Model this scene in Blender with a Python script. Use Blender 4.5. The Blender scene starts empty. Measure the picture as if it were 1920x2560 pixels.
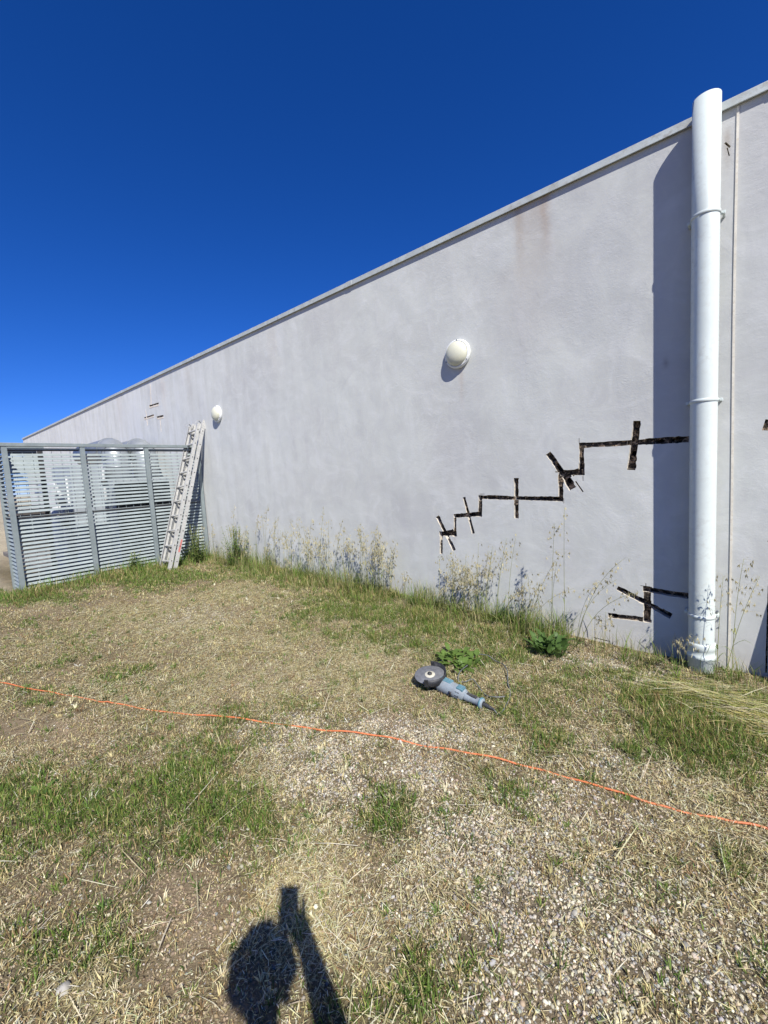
import bpy, bmesh, math, random
import numpy as np
from mathutils import Vector, Matrix, Quaternion

# ------------------------------------------------------------------ camera
SC = bpy.context.scene
COL = SC.collection
EYE = 1.6


def camera_axes(yaw, pitch, roll):
    cy, sy = math.cos(yaw), math.sin(yaw)
    f = Vector((-sy * math.cos(pitch), cy * math.cos(pitch), -math.sin(pitch)))
    r = Vector((cy, sy, 0.0))
    u = r.cross(f)
    r2 = r * math.cos(roll) + u * math.sin(roll)
    u2 = -r * math.sin(roll) + u * math.cos(roll)
    return r2, u2, f


CAM_R, CAM_U, CAM_F = camera_axes(math.radians(40.4), math.radians(5.17), math.radians(-3.34))
cam = bpy.data.cameras.new('camera')
cam.sensor_fit = 'VERTICAL'
cam.sensor_height = 25.6
cam.sensor_width = 19.2
cam.lens = 10.5
cam.clip_start = 0.01
cam.clip_end = 2000
cam_o = bpy.data.objects.new('camera', cam)
COL.objects.link(cam_o)
cam_o.matrix_world = Matrix(((CAM_R.x, CAM_U.x, -CAM_F.x, 0), (CAM_R.y, CAM_U.y, -CAM_F.y, 0),
                             (CAM_R.z, CAM_U.z, -CAM_F.z, EYE), (0, 0, 0, 1)))
SC.camera = cam_o

# ------------------------------------------------------------------ sun, sky, exposure
SUN = Vector((0.5865, -0.3753, 0.7178)).normalized()
lamp = bpy.data.lights.new('sun', 'SUN')
lamp.energy = 5.0
lamp.angle = math.radians(0.53)
lamp.color = (1.0, 0.965, 0.90)
sun_o = bpy.data.objects.new('sun', lamp)
COL.objects.link(sun_o)
sun_o.rotation_euler = SUN.to_track_quat('Z', 'Y').to_euler()
sun_o.location = (6, -6, 12)

world = bpy.data.worlds.new("World")
SC.world = world
world.use_nodes = True
wn = world.node_tree.nodes
wl = world.node_tree.links
sky = wn.new('ShaderNodeTexSky')
sky.sky_type = 'NISHITA'
sky.sun_disc = False
sky.sun_elevation = math.asin(SUN.z)
sky.sun_rotation = math.atan2(SUN.x, SUN.y)
sky.altitude = 2200
sky.air_density = 1.0
sky.dust_density = 0.25
sky.ozone_density = 4.0
tint = wn.new('ShaderNodeMix')
tint.data_type = 'RGBA'
tint.blend_type = 'MULTIPLY'
tint.inputs[0].default_value = 1.0
tint.inputs[7].default_value = (0.66, 0.80, 1.34, 1)      # the deep blue of dry, clean air
hsv = wn.new('ShaderNodeHueSaturation')
hsv.inputs['Saturation'].default_value = 1.12
bg = wn['Background']
bg.inputs['Strength'].default_value = 0.07
wl.new(sky.outputs[0], tint.inputs[6])
wl.new(tint.outputs[2], hsv.inputs['Color'])
wl.new(hsv.outputs[0], bg.inputs[0])

SC.view_settings.view_transform = 'Standard'
SC.view_settings.look = 'None'
SC.view_settings.gamma = 1
SC.view_settings.exposure = 0.56
SC.cycles.max_bounces = 6
SC.cycles.transparent_max_bounces = 4

rng = np.random.default_rng(11)
random.seed(5)

# ------------------------------------------------------------------ helpers


def tag(o, label=None, cat=None, group=None, kind=None):
    if label: o['label'] = label
    if cat: o['category'] = cat
    if group: o['group'] = group
    if kind: o['kind'] = kind
    return o


def thing(name, label, cat, loc=(0, 0, 0), group=None):
    o = bpy.data.objects.new(name, None)
    o.empty_display_size = 0.1
    COL.objects.link(o)
    o.location = loc
    return tag(o, label, cat, group)


def origin_of(parent):
    o = Vector((0, 0, 0))
    while parent is not None:
        o = o + Vector(parent.location)
        parent = parent.parent
    return o


class MB:
    """collects boxes, tubes and lathes (world coordinates) into one mesh"""

    def __init__(self):
        self.v, self.f, self.s, self.mi = [], [], [], []

    def add(self, verts, faces, smooth=False, mi=0):
        b = len(self.v)
        self.v += [tuple(p) for p in verts]
        self.f += [tuple(b + i for i in f) for f in faces]
        self.s += [smooth] * len(faces)
        self.mi += [mi] * len(faces)
        return self

    def box(self, c, size, ax=None, mi=0, bev=0.0):
        """box centred on c; ax = three unit axes"""
        c = Vector(c)
        if ax is None: ax = (Vector((1, 0, 0)), Vector((0, 1, 0)), Vector((0, 0, 1)))
        hx, hy, hz = [s / 2 for s in size]
        if bev <= 0:
            p = [c + ax[0] * (i * hx) + ax[1] * (j * hy) + ax[2] * (k * hz)
                 for k in (-1, 1) for j in (-1, 1) for i in (-1, 1)]
            return self.add(p, [(0, 2, 3, 1), (4, 5, 7, 6), (0, 1, 5, 4), (2, 6, 7, 3), (0, 4, 6, 2), (1, 3, 7, 5)], mi=mi)
        bm = bmesh.new()
        bmesh.ops.create_cube(bm, size=1)
        for w in bm.verts: w.co = Vector((w.co.x * size[0], w.co.y * size[1], w.co.z * size[2]))
        bmesh.ops.bevel(bm, geom=bm.edges[:], offset=bev, segments=2, affect='EDGES', profile=0.7)
        bm.verts.index_update()
        vs = [c + ax[0] * w.co.x + ax[1] * w.co.y + ax[2] * w.co.z for w in bm.verts]
        fs = [[w.index for w in f.verts] for f in bm.faces]
        bm.free()
        return self.add(vs, fs, mi=mi)

    def bar(self, p0, p1, w, d, side, mi=0, bev=0.0):
        p0, p1 = Vector(p0), Vector(p1)
        a = (p1 - p0)
        L = a.length
        a.normalize()
        s = Vector(side)
        s = (s - a * s.dot(a)).normalized()
        return self.box((p0 + p1) / 2, (w, d, L), (s, a.cross(s), a), mi, bev)

    def tube(self, pts, r, n=10, cap=True, mi=0, squash=None):
        pts = [Vector(p) for p in pts]
        rs = r if isinstance(r, (list, tuple, np.ndarray)) else [r] * len(pts)
        ref = None
        V = []
        for i, p in enumerate(pts):
            t = (pts[min(i + 1, len(pts) - 1)] - pts[max(i - 1, 0)]).normalized()
            if ref is None:
                ref = Vector((0, 0, 1)) if abs(t.z) < 0.9 else Vector((1, 0, 0))
            s = (ref - t * ref.dot(t)).normalized()
            ref = s
            b = t.cross(s)
            for k in range(n):
                a = 2 * math.pi * k / n
                V.append(p + s * (rs[i] * math.cos(a)) + b * (rs[i] * math.sin(a)))
        F = []
        for i in range(len(pts) - 1):
            for k in range(n):
                k2 = (k + 1) % n
                F.append((i * n + k, i * n + k2, (i + 1) * n + k2, (i + 1) * n + k))
        self.add(V, F, True, mi)
        if cap:
            b = len(self.v) - len(V)
            self.f.append(tuple(b + k for k in range(n - 1, -1, -1)))
            self.f.append(tuple(b + (len(pts) - 1) * n + k for k in range(n)))
            self.s += [False, False]
            self.mi += [mi, mi]
        return self

    def lathe(self, prof, c, ax, n=32, mi=0, a0=0.0, a1=2 * math.pi):
        """prof: list of (radius, height); ax = (x, y, axis)"""
        c = Vector(c)
        full = abs(a1 - a0 - 2 * math.pi) < 1e-6
        m = n if full else n + 1
        V = []
        for r, h in prof:
            for k in range(m):
                a = a0 + (a1 - a0) * k / n
                V.append(c + ax[0] * (r * math.cos(a)) + ax[1] * (r * math.sin(a)) + ax[2] * h)
        F = []
        for i in range(len(prof) - 1):
            for k in range(n):
                k2 = (k + 1) % m
                F.append((i * m + k, i * m + k2, (i + 1) * m + k2, (i + 1) * m + k))
        return self.add(V, F, True, mi)

    def build(self, name, mats, parent=None, at=None):
        me = bpy.data.meshes.new(name)
        org = origin_of(parent) if parent is not None else Vector(at if at else (0, 0, 0))
        me.from_pydata([tuple(Vector(p) - org) for p in self.v], [], self.f)
        me.polygons.foreach_set('use_smooth', self.s)
        if not isinstance(mats, (list, tuple)): mats = [mats]
        for m in mats: me.materials.append(m)
        me.polygons.foreach_set('material_index', self.mi)
        me.update()
        o = bpy.data.objects.new(name, me)
        COL.objects.link(o)
        if parent is not None:
            o.parent = parent
        else:
            o.location = org
        return o


def copy_tree(o, parent=None):
    c = o.copy()
    COL.objects.link(c)
    c.parent = parent
    for ch in [q for q in bpy.data.objects if q.parent is o]:
        copy_tree(ch, c)
    return c


def mesh_np(name, co, tri, col=None, mats=(), smooth=False):
    """big triangle mesh straight from arrays"""
    me = bpy.data.meshes.new(name)
    n, t = len(co), len(tri)
    me.vertices.add(n)
    me.vertices.foreach_set('co', np.ascontiguousarray(co, dtype=np.float32).ravel())
    me.loops.add(t * 3)
    me.loops.foreach_set('vertex_index', np.ascontiguousarray(tri, dtype=np.int32).ravel())
    me.polygons.add(t)
    me.polygons.foreach_set('loop_start', np.arange(0, t * 3, 3, dtype=np.int32))
    if smooth: me.polygons.foreach_set('use_smooth', np.ones(t, dtype=bool))
    if col is not None:
        a = me.color_attributes.new('Col', 'FLOAT_COLOR', 'POINT')
        c4 = np.ones((n, 4), dtype=np.float32)
        c4[:, :3] = col
        a.data.foreach_set('color', c4.ravel())
    for m in mats: me.materials.append(m)
    me.update(calc_edges=True)
    o = bpy.data.objects.new(name, me)
    COL.objects.link(o)
    return o


# ---- noise in numpy (value noise, fbm)
_lat = np.random.default_rng(77).random((256, 256))


def vnoise(x, y):
    xi, yi = np.floor(x).astype(int), np.floor(y).astype(int)
    fx, fy = x - xi, y - yi
    fx, fy = fx * fx * (3 - 2 * fx), fy * fy * (3 - 2 * fy)
    g = lambda i, j: _lat[(xi + i) & 255, (yi + j) & 255]
    return (g(0, 0) * (1 - fx) + g(1, 0) * fx) * (1 - fy) + (g(0, 1) * (1 - fx) + g(1, 1) * fx) * fy


def fbm(x, y, s=1.0, o=4):
    a, t, n = 1.0, 0.0, 0.0
    for i in range(o):
        t = t + a * vnoise(x * s + 17.3 * i, y * s + 9.1 * i)
        n += a
        a *= 0.55
        s *= 2.03
    return t / n


def sstep(a, b, t):
    t = np.clip((t - a) / (b - a), 0, 1)
    return t * t * (3 - 2 * t)


def ground_base(x, y):
    w = np.interp(x, [-24, -8, -5, -3.5, -2, -1, 0, 2], [.16, .15, .11, .07, 0, -.06, -.08, -.1])
    return w * np.maximum(sstep(1, 3.8, y), sstep(4.5, 8, -x))


def ground_z(x, y):
    near = np.exp(-(((x + 3) / 12) ** 2 + ((y - 1.5) / 8) ** 2) ** 2)
    return ground_base(x, y) + near * (0.035 * (fbm(x, y, 1.6, 3) - 0.5) + 0.014 * (fbm(x + 40, y, 5.0, 2) - 0.5))


def gz1(x, y):
    return float(ground_z(np.array([x], float), np.array([y], float))[0])


# ------------------------------------------------------------------ materials
class NT:
    def __init__(self, name):
        self.m = bpy.data.materials.new(name)
        self.m.use_nodes = True
        self.n = self.m.node_tree.nodes
        self.l = self.m.node_tree.links
        self.b = self.n['Principled BSDF']
        self.out = self.n['Material Output']

    def new(self, t, **kw):
        q = self.n.new(t)
        for k, v in kw.items(): setattr(q, k, v)
        return q

    def set(self, node, **kw):
        for k, v in kw.items():
            k = k.replace('_', ' ')
            if isinstance(v, bpy.types.NodeSocket): self.l.new(v, node.inputs[k])
            else: node.inputs[k].default_value = v
        return node

    def pos(self, scale=(1, 1, 1), off=(0, 0, 0), obj=False):
        if obj:
            src = self.new('ShaderNodeTexCoord').outputs['Object']
        else:
            src = self.new('ShaderNodeNewGeometry').outputs['Position']
        mp = self.new('ShaderNodeMapping')
        self.l.new(src, mp.inputs[0])
        mp.inputs['Scale'].default_value = scale
        mp.inputs['Location'].default_value = off
        return mp.outputs[0]

    def noise(self, vec, scale, detail=4, rough=0.55, dist=0.0):
        q = self.new('ShaderNodeTexNoise')
        self.l.new(vec, q.inputs['Vector'])
        q.inputs['Scale'].default_value = scale
        q.inputs['Detail'].default_value = detail
        q.inputs['Roughness'].default_value = rough
        q.inputs['Distortion'].default_value = dist
        return q.outputs['Fac']

    def ramp(self, fac, stops):
        q = self.new('ShaderNodeValToRGB')
        self.l.new(fac, q.inputs[0])
        e = q.color_ramp.elements
        while len(e) < len(stops): e.new(0.5)
        for el, (p, c) in zip(e, stops):
            el.position = p
            el.color = (*c, 1) if len(c) == 3 else c
        return q.outputs[0]

    def val(self, fac, a, b, lo=0.0, hi=1.0):
        q = self.new('ShaderNodeMapRange')
        self.l.new(fac, q.inputs[0])
        q.inputs[1].default_value, q.inputs[2].default_value = a, b
        q.inputs[3].default_value, q.inputs[4].default_value = lo, hi
        return q.outputs[0]

    def math(self, op, a, b=None):
        q = self.new('ShaderNodeMath', operation=op)
        for i, v in enumerate((a, b)):
            if v is None: continue
            if isinstance(v, bpy.types.NodeSocket): self.l.new(v, q.inputs[i])
            else: q.inputs[i].default_value = v
        return q.outputs[0]

    def mix(self, fac, a, b, mode='MIX'):
        q = self.new('ShaderNodeMix', data_type='RGBA', blend_type=mode)
        for i, v in ((0, fac), (6, a), (7, b)):
            if isinstance(v, bpy.types.NodeSocket): self.l.new(v, q.inputs[i])
            elif i == 0: q.inputs[i].default_value = v
            else: q.inputs[i].default_value = (*v, 1)
        return q.outputs[2]

    def bump(self, h, strength=0.3, dist=0.01, prev=None):
        q = self.new('ShaderNodeBump')
        self.l.new(h, q.inputs['Height'])
        q.inputs['Strength'].default_value = strength
        q.inputs['Distance'].default_value = dist
        if prev is not None: self.l.new(prev, q.inputs['Normal'])
        return q.outputs[0]

    def finish(self, color=None, rough=0.6, metal=0.0, normal=None, spec=None):
        if color is not None:
            if isinstance(color, bpy.types.NodeSocket): self.l.new(color, self.b.inputs['Base Color'])
            else: self.b.inputs['Base Color'].default_value = (*color, 1)
        if isinstance(rough, bpy.types.NodeSocket): self.l.new(rough, self.b.inputs['Roughness'])
        else: self.b.inputs['Roughness'].default_value = rough
        self.b.inputs['Metallic'].default_value = metal
        if spec is not None: self.b.inputs['Specular IOR Level'].default_value = spec
        if normal is not None: self.l.new(normal, self.b.inputs['Normal'])
        return self.m


def worn(name, c, rough=0.5, metal=0.0, var=0.25, scale=9.0, dirt=None, dirt_amt=0.4, bump=0.1, bscale=120, obj=True):
    """a painted / metal / plastic surface with uneven tone, some dirt and fine grain"""
    t = NT(name)
    p = t.pos(obj=obj)
    n1 = t.noise(p, scale, 5, 0.6)
    n2 = t.noise(p, scale * 6, 3, 0.6)
    lo = tuple(max(0, x * (1 - var)) for x in c)
    hi = tuple(min(1, x * (1 + var * 0.6)) for x in c)
    col = t.ramp(n1, [(0.3, lo), (0.7, hi)])
    if dirt:
        f = t.math('MULTIPLY', t.val(n2, 0.48, 0.72), t.val(n1, 0.35, 0.6))
        f = t.math('MULTIPLY', f, dirt_amt)
        col = t.mix(f, col, dirt)
    r = t.val(n2, 0.2, 0.8, max(0.05, rough - 0.12), min(1, rough + 0.15))
    return t.finish(col, r, metal, t.bump(t.noise(p, bscale, 2), bump, 0.004))


def leafy(name, trans=0.35, rough=0.6, col=None):
    """thin plant matter, colour of each blade from its own attribute"""
    t = NT(name)
    if col is None:
        a = t.new('ShaderNodeAttribute', attribute_name='Col')
        c = a.outputs['Color']
    else:
        c = t.ramp(t.noise(t.pos(), 14, 3), [(0.3, tuple(x * 0.7 for x in col)), (0.7, tuple(x * 1.25 for x in col))])
    t.finish(c, rough, 0.0, spec=0.25)
    tr = t.new('ShaderNodeBsdfTranslucent')
    t.l.new(c, tr.inputs['Color'])
    mx = t.new('ShaderNodeMixShader')
    mx.inputs[0].default_value = trans
    t.l.new(t.b.outputs[0], mx.inputs[1])
    t.l.new(tr.outputs[0], mx.inputs[2])
    t.l.new(mx.outputs[0], t.out.inputs[0])
    return t.m


M = {}


def wall_material():
    t = NT('lavender_grey_render')
    p = t.pos()
    sep = t.new('ShaderNodeSeparateXYZ')
    t.l.new(p, sep.inputs[0])
    X, Z = sep.outputs[0], sep.outputs[2]
    cloud = t.noise(p, 0.9, 5, 0.55, 0.4)
    streak = t.noise(t.pos((5.5, 1, 0.75)), 1.0, 5, 0.62, 0.25)
    patch = t.noise(t.pos((1.5, 1, 0.9), (4, 0, 1)), 1.6, 6, 0.6, 0.8)
    fine = t.noise(p, 26, 4, 0.65)
    col = t.ramp(cloud, [(0.25, (.438, .440, .425)), (0.5, (.494, .503, .472)), (0.75, (.528, .543, .508))])
    col = t.mix(t.math('MULTIPLY', t.val(streak, 0.54, 0.72), 0.28), col, (.60, .605, .60))
    col = t.mix(t.math('MULTIPLY', t.val(streak, 0.46, 0.28), 0.28), col, (.43, .42, .435))
    swirl = t.noise(t.pos((1, 1, 1.15), (7, 0, 3)), 2.7, 5, 0.58, 2.2)
    col = t.mix(t.math('MULTIPLY', t.val(swirl, 0.50, 0.66), 0.34), col, (.60, .605, .595))
    col = t.mix(t.math('MULTIPLY', t.val(swirl, 0.46, 0.32), 0.28), col, (.42, .418, .42))
    tr2 = t.noise(t.pos((2.2, 1, 5.5), (1, 0, 8)), 2.4, 5, 0.65, 1.5)
    col = t.mix(t.math('MULTIPLY', t.val(tr2, 0.52, 0.70), 0.18), col, (.62, .625, .61))
    # washed paler band towards the far, left end
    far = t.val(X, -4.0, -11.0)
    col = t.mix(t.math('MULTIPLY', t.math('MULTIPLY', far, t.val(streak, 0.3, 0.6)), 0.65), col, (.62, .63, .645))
    # greyer, weathered render near the downpipe
    near = t.math('MULTIPLY', t.val(X, -2.6, -0.9), t.val(Z, 1.2, 3.2))
    col = t.mix(t.math('MULTIPLY', t.math('MULTIPLY', near, t.val(patch, 0.35, 0.6)), 0.55), col, (.41, .418, .418))
    # brown run-off stains below the flashing joints
    for x0, w, ztop, zbot, amt, c in ((-1.50, .10, 4.05, 3.25, .55, (.36, .305, .25)), (-1.62, .05, 4.05, 3.3, .8, (.35, .29, .23)),
                                      (-1.38, .05, 4.05, 3.4, .9, (.35, .275, .215)), (-1.48, .24, 3.6, 2.5, .40, (.40, .375, .34)),
                                      (-1.75, .30, 3.5, 2.3, .22, (.42, .40, .37)),
                                      (-2.30, .028, 2.69, 2.2, .5, (.44, .36, .30)), (-5.55, .12, 4.05, 2.9, .35, (.50, .46, .42)),
                                      (-9.55, .10, 4.05, 2.7, .45, (.52, .46, .40)), (-12.2, .2, 4.05, 3.0, .4, (.5, .45, .40)),
                                      (-.095, .022, 3.86, 3.55, .8, (.27, .22, .17)), (-.46, .018, 2.36, 2.29, .8, (.25, .22, .2)), (-8.4, .12, 4.05, 2.9, .3, (.5, .46, .41)), (-0.05, .28, 4.05, 2.9, .35, (.46, .44, .43))):
        dx = t.math('DIVIDE', t.math('SUBTRACT', X, x0), w)
        wob = t.math('MULTIPLY', t.math('SUBTRACT', t.noise(t.pos((3, 1, 3), (x0, 0, 0)), 1.7, 3), 0.5), 2.2)
        dx = t.math('ADD', dx, wob)
        g = t.math('POWER', 2.718, t.math('MULTIPLY', t.math('MULTIPLY', dx, dx), -1.0))
        m = t.math('MULTIPLY', g, t.val(Z, zbot, zbot + (ztop - zbot) * 0.8))
        m = t.math('MULTIPLY', m, t.val(Z, ztop + .05, ztop - .02))
        m = t.math('MULTIPLY', m, t.val(fine, 0.25, 0.75, 0.6, 1.0))
        col = t.mix(t.math('MULTIPLY', m, amt), col, c)
    # soil splash along the foot
    col = t.mix(t.math('MULTIPLY', t.val(t.math('ADD', Z, t.math('MULTIPLY', patch, 0.25)), 0.42, 0.10), 0.55), col, (.45, .42, .38))
    col = t.mix(t.val(fine, 0.2, 0.8, 0.0, 0.14), col, (.44, .43, .44))
    grain = t.noise(p, 90, 3, 0.7)
    trowel = t.noise(t.pos((9, 1, 20)), 1.3, 5, 0.7, 1.6)
    rough_patch = t.math('MULTIPLY', t.noise(t.pos((1, 1, 1.6)), 26, 4, 0.7, 0.9), t.val(patch, 0.42, 0.62))
    h = t.math('ADD', t.math('MULTIPLY', grain, 0.16), t.math('ADD', t.math('MULTIPLY', t.math('MULTIPLY', trowel, t.val(swirl, 0.4, 0.65, .25, 1)), 0.7), t.math('MULTIPLY', rough_patch, 1.1)))
    nb = t.bump(t.noise(t.pos((1, 1, 0.8)), 1.1, 2), 0.35, 0.10)
    nb = t.bump(h, 0.28, 0.007, nb)
    return t.finish(col, 0.9, 0, nb, 0.2)


def groove_material():
    t = NT('broken_block')
    p = t.pos()
    n = t.noise(p, 24, 6, 0.7, 0.5)
    n2 = t.noise(p, 70, 4, 0.7)
    col = t.ramp(n, [(0.38, (.018, .016, .014)), (0.51, (.05, .041, .033)), (0.58, (.36, .265, .175)), (0.72, (.54, .48, .40))])
    col = t.mix(t.val(n2, 0.4, 0.8, 0, 0.5), col, (.10, .085, .07))
    return t.finish(col, 0.95, 0, t.bump(n2, 0.9, 0.02), 0.1)


def ground_material():
    t = NT('dry_soil')
    a = t.new('ShaderNodeAttribute', attribute_name='Col')
    p = t.pos()
    n = t.noise(p, 9, 6, 0.65)
    f = t.noise(p, 55, 5, 0.7)
    col = t.mix(t.val(n, 0.3, 0.75, 0, 0.55), a.outputs['Color'], (.115, .085, .055))
    col = t.mix(t.val(f, 0.5, 0.85, 0, 0.6), col, (.36, .31, .24))
    col = t.mix(t.val(f, 0.45, 0.2, 0, 0.6), col, (.07, .05, .035))
    vor = t.new('ShaderNodeTexVoronoi')
    t.l.new(p, vor.inputs['Vector'])
    vor.inputs['Scale'].default_value = 60
    h = t.math('ADD', t.math('MULTIPLY', n, 1.2), t.math('ADD', t.math('MULTIPLY', f, 1.3), t.math('MULTIPLY', t.noise(p, 160, 3, 0.7), 0.5)))
    return t.finish(col, 0.95, 0, t.bump(h, 0.8, 0.02), 0.15)


def attr_material(name, rough=0.75, bscale=150, bump=0.3):
    t = NT(name)
    a = t.new('ShaderNodeAttribute', attribute_name='Col')
    n = t.noise(t.pos(), bscale, 3)
    c = t.mix(t.val(n, 0.3, 0.7, 0, 0.35), a.outputs['Color'], (.2, .17, .13))
    return t.finish(c, rough, 0, t.bump(n, bump, 0.003), 0.3)


M['wall'] = wall_material()
M['groove'] = groove_material()
M['plaster_edge'] = worn('plaster_edge', (.60, .55, .47), 0.95, 0, .45, 34, (.16, .12, .09), .95, .6)
M['filler'] = worn('cream_filler', (.66, .58, .48), 0.9, var=.2)
M['ground'] = ground_material()
M['pebble'] = attr_material('pebble_stone')
M['grass'] = leafy('grass_blade', 0.35)
M['straw'] = leafy('straw', 0.25, 0.55)
M['flash'] = worn('flashing_metal', (.47, .50, .475), 0.5, 0.1, .2, 3.0, (.20, .17, .13), .7)
M['roof'] = worn('roof_sheet', (.40, .42, .42), 0.5, 0.3)
M['pvc'] = worn('white_pvc', (.57, .62, .588), 0.36, 0, .07, 5, (.40, .40, .36), .45, .05)
M['cream'] = worn('cream_conduit', (.66, .62, .53), 0.6, 0, .2, 8, (.42, .33, .24), .6)
M['lens'] = worn('opal_lens', (.60, .59, .46), 0.30, 0, .08, 6, (.45, .43, .33), .3, .03)
M['rim'] = worn('white_rim', (.74, .75, .73), 0.3, 0, .06, 8, (.5, .48, .42), .3, .03)
M['screw'] = worn('dark_screw', (.08, .08, .08), 0.5, .5)
M['galv'] = worn('galvanised', (.215, .25, .25), 0.5, .15, .16, 6, (.30, .31, .30), .3, .06)
M['slat'] = worn('galvanised_slat', (.26, .30, .30), 0.52, .1, .14, 4, (.36, .38, .36), .3, .05)
M['dark'] = worn('dark_steel_and_shade', (.045, .042, .042), 0.6, .3)
M['duct'] = worn('duct_sheet', (.30, .32, .33), 0.42, .4, .18, 5, (.3, .3, .3), .3, .04)
M['unit'] = worn('unit_panel', (.30, .33, .36), 0.5, 0, .1, 3, (.4, .4, .38), .3, .04)
M['grille'] = worn('intake_grille', (.030, .032, .038), 0.6, .2, .4)
M['white'] = worn('white_plastic', (.44, .45, .45), 0.4, 0, .08)
M['concrete'] = worn('concrete', (.15, .135, .12), 0.95, 0, .25, 5, (.2, .19, .17), .5, .4, 60)
M['alu'] = worn('ladder_aluminium', (.50, .495, .47), 0.48, .2, .22, 14, (.26, .24, .20), .95, .12, 90)
M['plastic'] = worn('black_plastic', (.035, .035, .037), 0.5, 0, .3, 20, (.24, .23, .21), .5)
M['redmark'] = worn('red_paint', (.50, .17, .15), 0.6, 0, .3, 60)
M['orange'] = worn('orange_cord', (.56, .165, .06), 0.5, 0, .22, 30, (.45, .16, .08), .5, .15)
M['greycord'] = worn('grey_cord', (.10, .11, .112), 0.6, 0, .3, 30, (.34, .32, .28), .5)
M['teal'] = worn('dusty_teal', (.085, .20, .25), 0.6, 0, .35, 22, (.30, .32, .33), .7, .25)
M['dust'] = worn('dusty_grey', (.235, .265, .29), 0.75, 0, .25, 25, (.10, .19, .24), .7, .25)
M['guard'] = worn('guard_steel', (.022, .023, .027), 0.55, .2, .4, 25, (.22, .22, .22), .35, .2)
M['disc'] = worn('cutting_disc', (.15, .155, .17), 0.7, .2, .25, 40, (.3, .3, .29), .4, .35)
M['flange'] = worn('disc_flange', (.55, .52, .42), 0.55, .2, .2, 60)
M['skin'] = worn('skin', (.52, .32, .23), 0.5, 0, .1)
M['shirt'] = worn('shirt_cloth', (.12, .16, .25), 0.9, 0, .2)
M['trousers'] = worn('trouser_cloth', (.10, .10, .12), 0.9, 0, .2)
M['shoe'] = worn('shoe_leather', (.12, .08, .05), 0.7)
M['hair'] = worn('brown_hair', (.06, .04, .025), 0.6, 0, .3, 80)
M['eye'] = worn('eye_white', (.75, .74, .72), 0.3)
M['phone'] = worn('phone_glass', (.03, .03, .035), 0.15, 0, .1)
M['weed'] = leafy('weed_leaf', 0.4, 0.5, (.135, .215, .048))
M['weed_dark'] = leafy('dock_leaf', 0.35, 0.5, (.085, .15, .038))
M['stalk'] = leafy('oat_stalk', 0.25, 0.6, (.29, .30, .12))
M['oatleaf'] = leafy('oat_leaf', 0.4, 0.6, (.17, .23, .06))
M['husk'] = leafy('oat_husk', 0.4, 0.5, (.54, .49, .31))
M['board'] = worn('grey_board', (.25, .25, .25), 0.8)
M['gap_dark'] = worn('gap_darkening', (.07, .06, .05), 0.9)  # near-black tone standing in for shade behind the slats
M['stone'] = worn('field_stone', (.36, .34, .30), 0.9, 0, .25, 12, bump=.5, bscale=40)

# ------------------------------------------------------------------ sky is the world; ground sheet
BLOB_G = [[-2.17,0.77,0.46,0.34,0.37,-0.16,1],[-2.71,0.37,0.23,0.17,0.32,-0.06,0.8],[-1.94,0.19,0.13,0.1,0.16,-0.03,0.5],[-1.66,0.41,0.12,0.09,0.12,-0.04,0.5],[-1.7,0.91,0.14,0.1,0.24,-0.15,0.8],[-1.3,1.34,0.17,0.13,0.1,-0.11,0.8],[-0.7,1.01,0.16,0.13,0.08,-0.12,0.7],[-0.77,0.85,0.15,0.11,0.05,-0.06,0.6],[-0.88,1.89,0.1,0.07,0.06,-0.14,0.6],[-0.16,2.92,0.4,0.31,0.02,-0.28,1],[-0.4,3.29,0.21,0.16,0.04,-0.36,0.7],[0.07,2.67,0.12,0.1,-0.0,-0.23,0.7],[0.02,2.12,0.11,0.09,-0.0,-0.3,0.6],[-3.56,3.29,0.53,0.34,0.5,-0.49,1],[-2.69,3.31,0.51,0.36,0.4,-0.52,0.9],[-1.7,3.16,0.54,0.42,0.21,-0.42,0.9],[-6.23,3.98,0.72,0.39,0.83,-0.55,1],[-7.63,2.59,1.35,0.76,0.68,-0.25,1],[-7.66,1.27,0.65,0.43,0.42,-0.08,1],[-5.13,1.11,0.21,0.15,0.48,-0.12,0.4],[-2.94,1.23,0.25,0.17,0.16,-0.07,0.6],[-1.11,2.96,0.41,0.32,0.12,-0.34,0.5],[-0.66,3.53,0.19,0.14,0.05,-0.28,0.5],[-3.96,1.19,0.38,0.24,0.25,-0.09,0.5],[-0.08,3.47,0.31,0.23,0.01,-0.24,0.9],[-6.46,0.89,0.3,0.24,0.32,-0.05,0.5],[-0.09,1.75,0.13,0.11,0.0,-0.09,0.6],[0.06,1.63,0.07,0.05,-0.0,-0.16,0.6],[-0.29,1.81,0.11,0.09,0.02,-0.1,0.5],[0.01,1.41,0.1,0.08,0.0,-0.06,0.6],[-0.68,2.41,0.21,0.17,0.04,-0.13,0.5],[-0.69,1.38,0.07,0.06,0.03,-0.06,0.45],[-4.73,3.71,0.41,0.25,0.42,-0.34,0.9]]
BLOB_D = [[-3.66,0.56,0.38,0.26,0.32,-0.06,1],[-1.63,0.61,0.16,0.12,0.15,-0.07,1],[-1.93,0.5,0.21,0.16,0.16,-0.06,0.7],[-1.16,0.57,0.1,0.08,0.07,-0.05,0.8],[-1.44,0.47,0.09,0.07,0.07,-0.03,0.8],[-2.07,0.28,0.16,0.12,0.13,-0.03,0.6],[-0.37,1.08,0.13,0.1,0.02,-0.05,0.5],[-1.09,1.12,0.1,0.08,0.04,-0.05,0.5]]
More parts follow.
